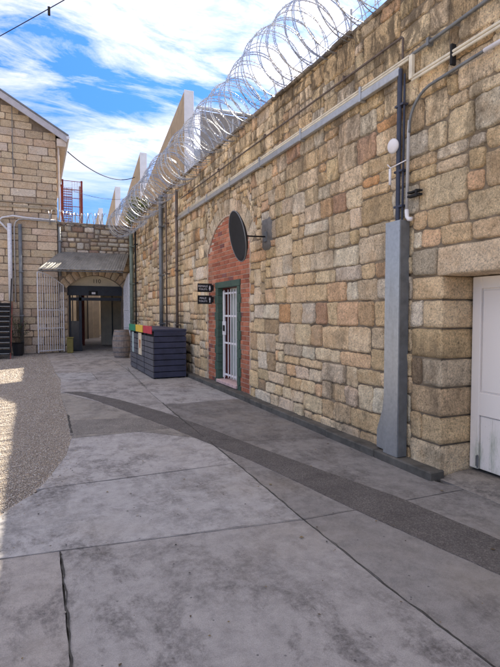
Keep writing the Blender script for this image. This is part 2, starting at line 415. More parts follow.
EDGE = [(-9, 2.9), (-5, 3.05), (-2.6, 3.25), (-1.2, 3.5), (-.55, 3.88), (-.29, 4.12), (-.12, 4.44), (.04, 4.79), (.26, 5.61), (.38, 6.51), (.40, 7.81), (.37, 9.76), (.47, 11.9), (.40, 13.5), (.36, 17), (.26, 20.0)]
def edge_x(y):
    for (x0, y0), (x1, y1) in zip(EDGE, EDGE[1:]):
        if y0 <= y <= y1: return x0+(x1-x0)*(y-y0)/(y1-y0)
    return EDGE[-1][0] if y > 20 else -99
def edge_part(ya, yb):                      # edge points with ya<y<yb, increasing
    return [(edge_x(ya), ya)]+[p for p in EDGE if ya < p[1] < yb]+[(edge_x(yb), yb)]
def slab(mb, pts, col, r, z=0, gap=.0045, wob=.003, step=.08, th_=.035, mi=0):
    # subdivide, wobble, inset slightly
    P = []
    k = len(pts)
    area = sum(pts[i][0]*pts[(i+1) % k][1]-pts[(i+1) % k][0]*pts[i][1] for i in range(k))
    if area < 0: pts = pts[::-1]
    for i in range(k):
        a = Vector((*pts[i], 0)); b = Vector((*pts[(i+1) % k], 0)); d = b-a; n_ = max(1, int(d.length/step))
        nrm = Vector((-d.y, d.x, 0)).normalized()
        for q in range(n_):
            p = a+d*q/n_
            off = gap+wob*(noise.noise(p*9)+.7*noise.noise(p*31))*1.2
            if q == 0:
                c = Vector((*pts[i-1], 0)); d0 = (a-c); n0 = Vector((-d0.y, d0.x, 0)).normalized()
                P.append(p+(nrm+n0)*gap)
            else: P.append(p+nrm*off)
    lift = r.uniform(-.001, .001)
    mb.poly([(p.x, p.y, z-th_) for p in P], (0, 0, th_+lift), mi, col)
pv = MB(); r_ = random.Random(3)
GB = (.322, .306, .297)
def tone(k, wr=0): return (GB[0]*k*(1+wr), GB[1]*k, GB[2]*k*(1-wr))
XW = 3.31
SL = [
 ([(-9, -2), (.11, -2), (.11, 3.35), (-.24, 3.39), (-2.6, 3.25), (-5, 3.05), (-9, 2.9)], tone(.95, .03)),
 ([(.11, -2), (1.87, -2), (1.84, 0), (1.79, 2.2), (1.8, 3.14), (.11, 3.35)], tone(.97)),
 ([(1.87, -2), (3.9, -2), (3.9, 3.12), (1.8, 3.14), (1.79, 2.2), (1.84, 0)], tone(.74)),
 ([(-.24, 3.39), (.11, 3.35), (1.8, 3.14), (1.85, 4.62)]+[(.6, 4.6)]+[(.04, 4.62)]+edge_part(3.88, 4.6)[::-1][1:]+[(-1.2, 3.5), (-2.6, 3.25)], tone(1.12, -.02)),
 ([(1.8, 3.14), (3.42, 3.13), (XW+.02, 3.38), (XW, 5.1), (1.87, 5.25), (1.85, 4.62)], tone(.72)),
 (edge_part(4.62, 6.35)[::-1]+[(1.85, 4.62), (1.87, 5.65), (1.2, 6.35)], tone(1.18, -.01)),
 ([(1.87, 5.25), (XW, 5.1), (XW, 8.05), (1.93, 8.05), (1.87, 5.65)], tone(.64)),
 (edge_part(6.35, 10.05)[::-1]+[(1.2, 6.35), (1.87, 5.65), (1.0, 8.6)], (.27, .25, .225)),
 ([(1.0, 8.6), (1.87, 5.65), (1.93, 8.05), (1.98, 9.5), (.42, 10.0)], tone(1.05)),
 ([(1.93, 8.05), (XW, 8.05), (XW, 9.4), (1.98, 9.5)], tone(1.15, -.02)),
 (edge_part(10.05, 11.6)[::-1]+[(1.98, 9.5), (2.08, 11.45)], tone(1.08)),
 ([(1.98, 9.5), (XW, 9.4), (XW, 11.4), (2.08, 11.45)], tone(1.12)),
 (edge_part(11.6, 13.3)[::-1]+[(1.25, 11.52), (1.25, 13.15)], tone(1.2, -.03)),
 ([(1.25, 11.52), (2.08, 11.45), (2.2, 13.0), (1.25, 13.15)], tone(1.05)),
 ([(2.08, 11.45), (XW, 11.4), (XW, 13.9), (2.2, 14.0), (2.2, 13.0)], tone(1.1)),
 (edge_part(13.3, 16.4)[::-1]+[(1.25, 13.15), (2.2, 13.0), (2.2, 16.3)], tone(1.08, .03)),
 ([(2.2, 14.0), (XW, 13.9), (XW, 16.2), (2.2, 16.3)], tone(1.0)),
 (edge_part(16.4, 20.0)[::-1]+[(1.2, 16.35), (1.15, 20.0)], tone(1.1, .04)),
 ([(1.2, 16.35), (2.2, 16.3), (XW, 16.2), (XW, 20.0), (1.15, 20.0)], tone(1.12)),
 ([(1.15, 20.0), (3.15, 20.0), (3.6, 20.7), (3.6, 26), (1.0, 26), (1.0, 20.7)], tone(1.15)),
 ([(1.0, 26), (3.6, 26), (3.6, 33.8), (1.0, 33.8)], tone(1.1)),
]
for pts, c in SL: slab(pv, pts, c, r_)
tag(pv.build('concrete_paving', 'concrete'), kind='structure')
jb = MB(); jb.add([(-9, -2, -.02), (3.9, -2, -.02), (3.9, 3.4, -.02), (3.34, 20, -.02), (.5, 20, -.02), (.5, 4.8, -.02), (-.4, 3.7, -.02), (-9, 2.85, -.02)], [tuple(range(8))])
tag(jb.build('joint_dirt', 'joint'), kind='structure')
# asphalt patch strip across the paving
A1 = [(.42, 10.12), (.8, 9.3), (1.1, 8.3), (1.36, 7.3), (1.62, 6.35), (1.79, 5.63), (2.02, 4.65), (2.13, 4.0), (2.25, 3.18), (2.48, 2.0), (2.75, .6), (3.1, -1.9)]
A2 = [(.75, 10.02), (1.32, 8.78), (1.75, 7.5), (2.03, 6.39), (2.31, 5.02), (2.55, 4.0), (2.75, 3.19), (2.86, 2.32), (3.2, .6), (3.55, -1.9)]
asph = MB()
slab(asph, A1+A2[::-1], (.115, .106, .102), r_, z=.004, gap=0, wob=.006, th_=.03)
slab(asph, [(.36, 6.52), (.38, 7.4), (.9, 7.3), (1.38, 7.15), (1.6, 6.36), (1.0, 6.4)], (.2, .185, .17), r_, z=.0035, gap=0, wob=.01, th_=.03)
tag(asph.build('asphalt_patch', 'asphalt'), kind='structure')
# broken edges and dirt along the main joints
cr_ = MB(); rr = random.Random(8)
def crack(path, wd, n, mi=0, zz=.0055):
    pts = []
    for (a, b) in zip(path, path[1:]):
        a = Vector((*a, 0)); b = Vector((*b, 0)); m = max(2, int((b-a).length/.035))
        pts += [a+(b-a)*i/m for i in range(m)]
    pts.append(Vector((*path[-1], 0)))
    Lp, Rp = [], []
    for i, p in enumerate(pts):
        t = (pts[min(i+1, len(pts)-1)]-pts[max(i-1, 0)]).normalized(); nn = Vector((-t.y, t.x, 0))
        wj = noise.noise(p*8)*.012+noise.noise(p*27)*.006
        ww = .6*wd*(.5+1.1*max(0, noise.noise(p*6+Vector((3, 1, 0)))+.25)+.5*rr.random()*n)
        Lp.append(p+nn*(wj+ww)); Rp.append(p+nn*(wj-ww))
    k = len(pts); vs = [(p.x, p.y, zz) for p in Lp]+[(p.x, p.y, zz) for p in Rp]
    cr_.add(vs, [(k+i, k+i+1, i+1, i) for i in range(k-1)], mi)
crack([(.11, 3.33), (.12, 2.76), (.11, 2.2), (.11, 1.5)], .0085, 1, 0)
crack([(1.87, 5.65), (1.85, 4.62), (1.8, 3.14), (1.79, 2.2), (1.84, 0), (1.87, -2)], .0055, .6, 0)
crack([(-.7, 3.42), (.11, 3.35), (1.8, 3.15), (2.2, 3.14)], .0028, .6, 0)
crack([(.15, 4.61), (1.85, 4.62)], .0022, .5, 0)
crack([(1.87, 5.66), (2.35, 5.33), (3.28, 5.12)], .006, .6, 0)
crack([(1.93, 8.2), (1.9, 7.2), (1.87, 5.75)], .009, .6, 0)
crack([(.4, 7.8), (.38, 6.6)], .016, 1, 0)
crack([(2.08, 11.45), (3.28, 11.4)], .005, 1, 0)
crack([(.46, 11.6), (1.25, 11.52)], .005, 1, 0)
crack([(2.2, 13.6), (2.16, 12.3), (2.02, 9.9)], .006, 1, 0)
crack([(1.25, 13.16), (2.2, 13.0), (2.3, 13.9)], .008, 1, 0)
crack([(3.36, 3.42), (3.42, 3.2), (3.66, 3.05), (3.8, 3.0)], .007, 1, 0)
tag(cr_.build('pavement_cracks', ['joint', 'weed']), kind='structure')

# grit and leaf scraps
def litter():
    r = random.Random(77); m = MB()
    for i in range(420):
        if r.random() < .45: y = r.uniform(3.4, 16); x = XW-.05-r.expovariate(9)
        else: y = r.uniform(1.3, 9); x = r.uniform(-.2, 3.2)
        if x < edge_x(y): continue
        s = r.uniform(.003, .009)*(.8 if r.random() < .9 else 1.4); a = r.uniform(0, 6.3); c = r.choice([(.1, .075, .05), (.05, .045, .04), (.2, .15, .08), (.3, .28, .25)])
        u = Vector((math.cos(a), math.sin(a), 0))*s*1.6; v = Vector((-math.sin(a), math.cos(a), 0))*s; p = Vector((x, y, .0065))
        m.add([p-u, p+v+Vector((0, 0, s*.5)), p+u, p-v+Vector((0, 0, s*.3))], [(0, 1, 2, 3)], 0, c)
    tag(m.build('grit', 'pebble'), 'scattered dark grit and dry leaf scraps lying on the concrete', 'grit', kind='stuff')
litter()
# gravel area on the left: dirt sheet and scattered stones
gs = MB(); gp = [(x, y) for x, y in EDGE if y >= 3.0]
gs.poly([(x+.004, y, -.03) for x, y in gp]+[(-12, 20, -.03), (-12, 2.8, -.03)], (0, 0, .014))
tag(gs.build('gravel_yard', 'dirt', fixn=True), kind='structure')
def pebbles():
    rs = np.random.RandomState(5)
    base = np.array([(1, 0, 0), (-1, 0, 0), (0, 1, 0), (0, -1, 0), (0, 0, 1), (.6, .6, .55), (-.6, .55, .6), (-.55, -.6, .5), (.6, -.6, .5)], float)
    fc = np.array([(4, 5, 6), (4, 6, 7), (4, 7, 8), (4, 8, 5), (0, 2, 5), (2, 6, 5), (2, 1, 6), (1, 7, 6), (1, 3, 7), (3, 8, 7), (3, 0, 8), (0, 5, 8)])
    pts = []
    for n_, ya, yb, sz in ((42000, 3.5, 7.5, .0055), (24000, 7.5, 12.5, .0075), (9000, 12.5, 20, .011)):
        y = rs.uniform(ya, yb, n_); x = np.array([edge_x(t) for t in y])-np.abs(rs.uniform(-.03, 1, n_))**1.0*np.where(y < 7.5, 1.3, 1.6)-(-.01)
        pts.append(np.column_stack([x, y, np.full(n_, sz)]))
    # strays on the concrete
    n_ = 900; y = rs.uniform(3.6, 14, n_); x = np.array([edge_x(t) for t in y])+rs.exponential(.13, n_)
    pts.append(np.column_stack([x, y, np.full(n_, .0045)]))
    P = np.vstack(pts); n_ = len(P); s = P[:, 2]*rs.uniform(.5, 1.5, n_); ang = rs.uniform(0, 2*PI, n_)
    sx = s*rs.uniform(.8, 1.3, n_); sy = s*rs.uniform(.7, 1.1, n_); sz = s*rs.uniform(.5, .9, n_)
    b = base[None]*np.stack([sx, sy, sz], 1)[:, None]*rs.uniform(.8, 1.2, (n_, 9, 1))
    c_, s_ = np.cos(ang)[:, None], np.sin(ang)[:, None]
    X = b[..., 0]*c_-b[..., 1]*s_+P[:, 0:1]; Y = b[..., 0]*s_+b[..., 1]*c_+P[:, 1:2]
    zb = np.where(np.arange(n_) >= n_-900, .0, -.014)[:, None]
    Z = b[..., 2]+zb+sz[:, None]*.25
    V = np.stack([X, Y, Z], -1).reshape(-1, 3); Fc = (fc[None]+(np.arange(n_)*9)[:, None, None]).reshape(-1, 3)
    me = bpy.data.meshes.new('gravel'); me.vertices.add(len(V)); me.vertices.foreach_set('co', V.ravel())
    me.loops.add(len(Fc)*3); me.loops.foreach_set('vertex_index', Fc.ravel())
    me.polygons.add(len(Fc)); me.polygons.foreach_set('loop_start', np.arange(0, len(Fc)*3, 3)); me.polygons.foreach_set('loop_total', np.full(len(Fc), 3))
    cols = np.array([(.42, .36, .29), (.34, .29, .23), (.45, .41, .36), (.26, .22, .2), (.42, .35, .28), (.52, .48, .44)])
    cc = cols[rs.randint(0, 6, n_)]*rs.uniform(.75, 1.15, (n_, 1)); cc = np.repeat(np.hstack([cc, np.ones((n_, 1))]), 9, 0)
    ca = me.color_attributes.new('tint', 'FLOAT_COLOR', 'POINT'); ca.data.foreach_set('color', cc.astype(np.float32).ravel())
    me.materials.append(M['pebble']); me.update(calc_edges=True); me.validate()
    o = bpy.data.objects.new('gravel', me); sc.collection.objects.link(o)
    tag(o, 'loose pinkish brown gravel covering the yard left of the concrete', 'gravel', kind='stuff')
pebbles()

# =================================================================== RIGHT WALL
WX = 3.42                       # stone faces
PX = WX+.024                    # mortar plane
WT0, WT1 = 4.80, 4.97           # top, near and far
def wtop(y): return WT0+(WT1-WT0)*min(max((y-4)/8, 0), 1)
wall = root('stone_wall', (3.7, 9, 0), 'tall tan rubble stone wall with a red brick door bay, running down the right side', 'wall')
def PR(u, v, o): return (PX-o, u, v)
D0, D1, DH = 2.28, 3.43, 1.89           # door recess in y, height
BC, BH, BSP, BCR = 9.06, 1.17, 2.80, 3.42  # brick bay: centre, half width, springing, crown
rise = BCR-BSP; BR = (BH**2+rise**2)/(2*rise); BZ = BCR-BR
VR = .34
def in_bay(u, v, pad=0):
    if abs(u-BC) > BH+pad: return False
    if v < BSP-.02: return abs(u-BC) < BH+(pad if v > BSP-.3 and pad else 0)
    return (u-BC)**2+(v-BZ)**2 < (BR+pad)**2
QW = .42
def blockedR(u, v):
    if D0-QW < u < D1+QW and v < 2.16: return True
    if abs(u-BC) < BH and v < BSP+.05: return True
    if v >= BSP-.03 and (u-BC)**2+(v-BZ)**2 < (BR+VR*.9)**2 and abs(u-BC) < BH+VR*.75: return True
    return False
sw = MB(); rs_ = random.Random(21)
def resR(u): return .026 if u < 7.5 else (.06 if u < 13 else .09)
rubble(sw, PR, -2.1, 20.04, .0, 4.98, blockedR, rs_, resf=resR, top=lambda u: wtop(u)-.02)
# quoins of the door jambs: courses that wrap the corner, each with its return into the recess
def PJ(u, v, o): return (u, D1-o+.0, v)          # reveal of the far jamb (faces -y)
zq = 0
qh = [.30, .265, .275, .27, .285, .27, .225]
k_ = 1.89/sum(qh); qh = [h*k_ for h in qh]
def quoin(y_in, sgn, z0, z1, wq, col, r):
    """corner stone: face on the wall plane and return face in the recess, one continuous rounded block"""
    x0, x1 = WX+.0, WX+.43
    ys = [y_in+sgn*t for t in (0, .012)]+[y_in+sgn*(.012+(wq-.024-.011)*i/8) for i in range(1, 9)]+[y_in+sgn*(wq-.011)]
    prof = [(x1, y_in, 0)]                       # walk: back of return -> corner -> face -> far end
    path = []
    for i in range(9): path.append((x1-(x1-x0-.014)*i/8, y_in, 'r'))
    path.append((x0+.004, y_in+sgn*.004, 'c'))
    for i in range(9): path.append((x0, y_in+sgn*(.014+(wq-.036)*i/8), 'f'))
    path.append((x0+.03, y_in+sgn*(wq-.009), 'e'))
    zs = [z0+.008, z0+.019]+[z0+.019+(z1-z0-.038)*i/6 for i in range(1, 6)]+[z1-.019, z1-.008]
    V = []
    for j, z in enumerate(zs):
        ed = j in (0, len(zs)-1)
        for (x, y, kd) in path:
            n_ = noise.noise((x*9+y*7, y*9, z*9+z0))*.011+noise.noise((x*25, y*25, z*25))*.005
            if kd == 'c': n_ *= .3
            px_, py_ = x, y
            if ed: d = -.022
            else: d = n_
            if kd == 'r': py_ -= sgn*d
            elif kd in 'fe': px_ -= d
            else: py_ -= sgn*d*.7; px_ -= d*.7
            V.append((px_, py_, z+noise.noise((x*9, y*9, j))*.004))
    a = len(path); sw.add(V, [(j*a+i, j*a+i+1, (j+1)*a+i+1, (j+1)*a+i) for j in range(len(zs)-1) for i in range(a-1)], 0, col)
for y_in, sgn in ((D1, 1), (D0, -1)):
    z = 0
    for i, h in enumerate(qh):
        c = pick([((.68, .51, .32), 3), ((.62, .45, .26), 2), ((.7, .56, .39), 1)], rs_)
        full = (i % 2 == 0) or sgn < 0
        wq = QW-.005 if full else QW-.16
        if not full:
            a, b = sorted((y_in+sgn*(QW-.16), y_in+sgn*QW))
            lay_stone(sw, PR, a, z, b, z+h, pick(PAL, rs_), rs_, res=.035)
        quoin(y_in, sgn, z, z+h, wq, c, rs_); z += h
# lintel: one long dressed stone over the recess
lc = (.68, .54, .38)
def lintel():
    ys = np.linspace(D0-.2, D1+.06, 40); V = []
    prof = [(WX+.46, 1.885), (WX+.35, 1.888), (WX+.2, 1.885), (WX+.05, 1.888), (WX-.006, 1.889), (WX-.012, 1.905), (WX-.008, 1.96), (WX-.004, 2.02), (WX-.006, 2.08), (WX-.002, 2.13), (WX+.006, 2.143), (WX+.04, 2.15)]
    for y in ys:
        for x, z in prof:
            n_ = noise.noise((y*6, z*11, x*6))*.012+noise.noise((y*23, z*23, 4))*.005
            V.append((x-n_*(1 if z > 1.9 else .2), y, z+n_*(.5 if z <= 1.9 else .2)))
    a = len(prof); sw.add(V, [(i*a+j, i*a+j+1, (i+1)*a+j+1, (i+1)*a+j) for i in range(len(ys)-1) for j in range(a-1)], 0, lc)
lintel()
lay_stone(sw, PR, D1+.07, 1.89, D1+QW, 2.16, (.45, .38, .28), rs_, res=.035)
lay_stone(sw, PR, D0-QW, 1.89, D0-.21, 2.16, (.45, .36, .25), rs_, res=.035)
# voussoirs round the brick bay
a_half = math.asin(BH/BR); nv = 11
for i in range(nv):
    a0 = -a_half*1.04+2*a_half*1.04*i/nv; a1 = -a_half*1.04+2*a_half*1.04*(i+1)/nv
    r1 = BR+VR*rs_.uniform(.92, 1.08)
    def PV(u, v, o, a0=a0, a1=a1): return (PX-o-.002, BC+math.sin(u)*v, BZ+math.cos(u)*v)
    # in (angle, radius) space scaled
    cj = pick([((.6, .48, .34), 3), ((.62, .51, .38), 2), ((.54, .42, .29), 1)], rs_)
    V = []; nu_, nr = 5, 8
    for q in range(nr+1):
        rad = BR+.006+(r1-BR-.012)*q/nr
        for p in range(nu_+1):
            g_ = .007/rad; an = a0+g_+(a1-a0-2*g_)*p/nu_
            ed = q in (0, nr) or p in (0, nu_)
            o = -.01 if ed and q != 0 else .03+noise.noise((an*20, rad*10, 5))*.01
            if q == 0: o = .012
            V.append((PX-o, BC+math.sin(an)*rad, BZ+math.cos(an)*rad))
    sw.add(V, [(q*(nu_+1)+p, q*(nu_+1)+p+1, (q+1)*(nu_+1)+p+1, (q+1)*(nu_+1)+p) for q in range(nr) for p in range(nu_)], 0, cj)
# mortar core: solid behind the stones, leaving the door recess and the brick bay
cx1 = PX+.56
sw.box((PX, -2.1, -.1), (cx1, D0-.03, 4.78), 1); sw.box((PX, D0-.029, DH+.012), (cx1, D1+.029, 4.78), 1); sw.box((cx1-.1, D0-.028, -.1), (cx1-.002, D1+.028, DH+.011), 1); sw.box((cx1-.1, BC-BH+.001, -.1), (cx1-.002, BC+BH-.001, 4.0), 1)  # back boxes are unseen, added to keep sun out of the doorways
sw.box((PX, D1+.03, -.1), (cx1, BC-BH, 4.80), 1)
sw.box((PX, BC+BH, -.1), (cx1, 20.1, 4.92), 1)
ap = [(PX, BC-BH, 4.8), (PX, BC-BH, BSP)]+[(PX, BC+math.sin(-a_half+2*a_half*i/16)*BR, BZ+math.cos(-a_half+2*a_half*i/16)*BR) for i in range(1, 16)]+[(PX, BC+BH, BSP), (PX, BC+BH, 4.8)]
sw.poly(ap, (.56, 0, 0), 1)
so_ = sw.build('stonework', ['stone', 'mortar'], wall)
so_.data.polygons.foreach_set('use_smooth', [m == 0 for m in sw.m])
# coping: rough flat course on top
cp = MB()
y = -2.1
while y < 20.1:
    l = rs_.uniform(.35, .8); b = min(y+l, 20.1); zt = wtop((y+b)/2)
    c = pick([((.26, .22, .18), 2), ((.33, .29, .24), 2), ((.2, .18, .16), 1)], rs_)
    o = rs_.uniform(-.01, .02)
    cp.box((PX-.045-o, y+.006, zt-.055), (cx1+.03, b-.006, zt+rs_.uniform(-.005, .012)), 0, c, .012); y = b
cp.build('coping', 'stone', wall)
# brick bay
bb = MB(); rb = random.Random(4)
bx0 = PX+.012
ap2 = [(bx0, BC-BH, 0), (bx0, BC-BH, BSP)]+[(bx0, BC+math.sin(-a_half+2*a_half*i/16)*BR, BZ+math.cos(-a_half+2*a_half*i/16)*BR) for i in range(1, 16)]+[(bx0, BC+BH, BSP), (bx0, BC+BH, 0)]
GD0, GD1, GH = 8.38, 9.74, 2.16         # green surround, outer
sy0, sy1, sh = 8.52, 9.57, 2.04         # doorway opening
# mortar sheet in pieces round the doorway
def arch_z(y_): return BZ+math.sqrt(max(BR**2-(y_-BC)**2, 0))
def mpoly(ya, yb, zlo):
    ys = [ya+(yb-ya)*i/10 for i in range(11)]
    bb.poly([(bx0, ya, zlo)]+[(bx0, t, arch_z(t)) for t in ys]+[(bx0, yb, zlo)], (.3, 0, 0), 1)
mpoly(BC-BH, sy0-.035, 0); mpoly(sy1+.035, BC+BH, 0); mpoly(sy0-.034, sy1+.034, sh+.034)
ch, bw = .086, .245; row = 0; z = .0
while z < BCR:
    y = BC-BH-(bw/2 if row % 2 else 0)
    while y < BC+BH:
        a, b = max(y, BC-BH)+.006, min(y+bw, BC+BH)-.006; y += bw
        z0, z1 = z+.006, z+ch-.006
        if b-a < .03: continue
        segs = [(a, b)]
        if z0 < GH-.01:
            segs = []
            if a < GD0: segs.append((a, min(b, GD0-.004)))
            if b > GD1: segs.append((max(a, GD1+.004), b))
        for a_, b_ in segs:
            if b_-a_ < .02: continue
            zt = min(arch_z(max(min(a_, BC+BH-.001), BC-BH+.001)), arch_z(max(min(b_, BC+BH-.001), BC-BH+.001))) if z1 > BSP-.02 else 9
            if zt-.004 < z0+.015: continue
            kk = rb.uniform(.75, 1.2); c = rb.choice([(.37, .13, .075), (.41, .155, .09), (.33, .11, .065), (.43, .19, .12)])
            if rb.random() < .07: c = (.2, .08, .07)
            x = bx0-.009+rb.uniform(-.002, .002)
            bb.box((x, a_, z0), (bx0+.02, b_, min(z1, zt-.004)), 0, tuple(q*kk for q in c), .003)
    z += ch; row += 1
# pale fillet along the edge of the bay
fp = [(PX-.006, BC-BH, .1), (PX-.006, BC-BH, BSP)]+[(PX-.006, BC+math.sin(-a_half+2*a_half*i/20)*BR, BZ+math.cos(-a_half+2*a_half*i/20)*BR) for i in range(1, 20)]+[(PX-.006, BC+BH, BSP), (PX-.006, BC+BH, .1)]
bb.tube(fp, .017, 6, 1)
bb.build('brick_infill', ['brick', 'lime'], wall)
# green toothed surround with dark red reveals
ds = MB()
z = 0; i = 0
while z < GH-.12:
    h = .172 if z+.172 < GH-.12 else GH-.12-z
    e = .02 if i % 2 else -.035
    ds.box((PX-.012, sy0-.001-(sy0-GD0)+e, z+.001), (PX+.1, sy0, z+h-.003), 0, (1, 1, 1), .004)
    ds.box((PX-.012, sy1, z+.001), (PX+.1, GD1-e, z+h-.003), 0, (1, 1, 1), .004)
    z += h; i += 1
ds.box((PX-.014, GD0, GH-.12), (PX+.1, GD1, GH), 0, (1, 1, 1), .004)
dso = ds.build('door_surround', 'green', wall)
rv = MB()
rv.box((PX+.1, sy1-.0, .1), (PX+.3, sy1+.03, sh)); rv.box((PX+.1, sy0-.03, .1), (PX+.3, sy0, sh)); rv.box((PX+.1, sy0-.03, sh), (PX+.3, sy1+.03, sh+.03))
rv.build('reveal', 'red_rev', dso)
sl_ = MB(); sl_.box((PX-.05, sy0-.03, .1), (PX+.3, sy1+.03, .165), 0, (1, 1, 1), .008); sl_.build('door_sill', 'sill', wall)
# inner door behind the security gate
idr = MB(); ix = PX+.26
idr.box((ix, sy0, .165), (ix+.04, sy1, sh)); 
ido = idr.build('inner_door', simple('pale_green_door_paint', (.5, .53, .5), .6, var=.12), wall)
ip = MB()
for z0, z1 in ((.28, .85), (.98, 1.85)):
    for y0, y1 in ((sy0+.1, 9.02), (9.1, sy1-.1)): ip.box((ix-.012, y0, z0), (ix, y1, z1), 0, (1, 1, 1), .004)
ip.build('panel', simple('pale_door_panel_paint', (.42, .46, .44), .6, var=.12), ido)
gt = MB(); gx = PX+.11
gt.box((gx-.02, sy1-.075, .2), (gx+.02, sy1-.01, 1.98), 0, (1, 1, 1), .003); gt.box((gx-.015, sy0+.01, .2), (gx+.015, sy0+.04, 1.98), 0, (1, 1, 1), .003)
for z in (.27, .92, 1.47, 1.93): gt.box((gx-.012, sy0+.01, z-.018), (gx+.012, sy1-.02, z+.018), 0, (1, 1, 1), .002)
for i in range(5):
    y = sy0+.14+i*.145; gt.tube([(gx-.02, y, .22), (gx-.02, y, 2.0)], .0105, 8)
gt.tube([(gx-.02, sy1-.1, .17), (gx-.02, sy1-.1, 2.0)], .0105, 8)
gto = gt.build('security_gate', 'white', wall)
lk = MB(); lk.box((gx-.04, sy1-.2, 1.08), (gx-.015, sy1-.04, 1.36), 0, (1, 1, 1), .004); lk.build('lock_plate', 'white', gto)
lk = MB(); lk.box((gx-.06, sy1-.19, 1.16), (gx-.0405, sy1-.11, 1.28), 0, (1, 1, 1), .006); lk.build('lock', 'black', gto)
# white timber door in the near recess
wd = MB(); XD = 3.775; y0, y1, z0, z1 = D0+.02, D1-.015, .075, DH-.012
wd.box((XD+.03, y0, z0), (XD+.05, y1, z1))
st = .095
wd.box((XD, y1-st, z0), (XD+.03, y1, z1), 0, (1, 1, 1), .004); wd.box((XD, y0, z0), (XD+.03, y0+st, z1), 0, (1, 1, 1), .004)
ym = (y0+y1)/2; wd.box((XD, ym-.06, z0), (XD+.03, ym+.06, z1), 0, (1, 1, 1), .004)
for a, b in ((z1-.11, z1), (.585, .80)):
    wd.box((XD+.001, y0+st, a), (XD+.0305, ym-.06, b), 0, (1, 1, 1), .004); wd.box((XD+.001, ym+.06, a), (XD+.0305, y1-st, b), 0, (1, 1, 1), .004)
wdo = wd.build('timber_door', 'door', wall)
pn = MB()
for ya, yb in ((y0+st, ym-.06), (ym+.06, y1-st)):
    pn.box((XD+.017, ya+.012, .8+.012), (XD+.0295, yb-.012, z1-.125), 0, (1, 1, 1), .005)
    for q in range(3):
        w3 = (yb-ya-.02)/3; pn.box((XD+.015, ya+.01+q*w3+.001, z0+.004), (XD+.0295, ya+.01+(q+1)*w3-.001, .575), 0, (1, 1, 1), .003)
pn.build('panel', 'door', wdo)
hg = MB(); hg.box((XD-.006, y1-st-.01, .1), (XD+.001, y1-st+.022, .2), 0, (1, 1, 1), .002); hg.tube([(XD-.008, y1-st-.004, .09), (XD-.008, y1-st-.004, .21)], .007, 8); hg.build('hinge', 'galv_dark', wdo)
# cement threshold ramp
tr = MB(); tr.poly([(3.40, D0, -.03), (3.40, D0, .004), (3.62, D0, .035), (3.98, D0, .05), (3.98, D0, -.03)], (0, D1-D0, 0)); tr.c = [(.3, .275, .25)]*len(tr.v)
tr.build('threshold', 'concrete', wall, fixn=True)
# footing kerb along the wall
kb = MB(); y = 3.40
while y < 20:
    l = rs_.uniform(.5, 1.1); b = min(y+l, 20); h = .085+rs_.uniform(-.006, .006)
    if not (b > 8.5 and y < 9.6): kb.box((XW-.035+rs_.uniform(-.006, .006), y+.002, -.05), (PX+.01, b-.002, h), 0, (1, 1, 1), .012)
    else: kb.box((XW-.035, y+.002, -.05), (PX+.01, b-.002, .09), 0, (1, 1, 1), .012)
    y = b
y = -2.1
kb.box((XW, -2.1, -.05), (PX+.01, D0-.01, .06), 0, (1, 1, 1), .012)
kb.build('footing', 'grime', wall)
# cement patch where the dish arm is fixed
pt = MB(); V = []
for j in range(9):
    for i in range(7):
        s_, t = i/6, j/8; y = 7.02+.38*s_; z = 2.52+.58*t
        dd = max(abs(s_-.5), abs(t-.5))*2; y += noise.noise((s_*3, t*3, 1))*.05*dd; z += noise.noise((s_*3, t*3, 8))*.05*dd
        V.append((PX-.044+(.05 if dd > .99 else 0)+noise.noise((y*8, z*8, 2))*.008, y, z))
pt.add(V, [(j*7+i, j*7+i+1, (j+1)*7+i+1, (j+1)*7+i) for j in range(8) for i in range(6)]); pt.build('cement_patch', 'patch', wall, True)

# =================================================================== things on the right wall
FX = WX-.03
# steel cable tray with white conduits
t = root('cable_tray', (FX, 8.2, 3.93), 'long grey steel cable tray carrying white conduits, running level high along the stone wall', 'cable tray')
m = MB(); m.box((FX-.05, 3.98, 3.90), (FX-.0, 12.42, 3.985), 0, (1, 1, 1), .006); m.build('tray', 'galv', t)
for dz, rr_ in ((4.005, .013), (4.034, .011)):
    m = MB(); m.tube([(FX-.03, 3.86, dz), (FX-.03, 12.42, dz)], rr_, 8); m.build('conduit', 'cream_pvc', t, True)
y = 4.6
while y < 12.4:
    m = MB(); m.box((FX-.06, y, 3.885), (FX+.02, y+.035, 4.05), 0, (1, 1, 1), .003); m.build('strap', 'galv', t); y += 1.35
# thin brown pipe above
m = MB(); m.tube([(FX, 3.98, 4.02), (FX, 3.98, 4.27), (FX, 4.0, 4.29), (FX, 6.6, 4.33), (FX, 12.2, 4.42)], .012, 8)
for y in (5, 7.2, 9.4, 11.5): m.box((FX-.014, y, 4.27+(y-4)*.018), (FX+.03, y+.02, 4.33+(y-4)*.018))
lone(m, 'thin_pipe', 'brown_pipe', (FX, 8, 4.3), 'thin brown rusty pipe running along the stone wall just above the cable tray', 'pipe', smooth=False)
# black pipe going up right
m = MB(); m.tube([(FX-.01, 3.9, 4.04), (FX-.01, 3.4, 4.055), (FX-.01, 1.2, 4.12)], .016, 10)
for y in (3.6, 2.6): m.box((FX-.03, y, 4.02), (FX+.03, y+.03, 4.09))
lone(m, 'black_pipe', 'galv_dark', (FX, 2.6, 4.05), 'dark grey pipe crossing the top right corner of the wall', 'pipe')
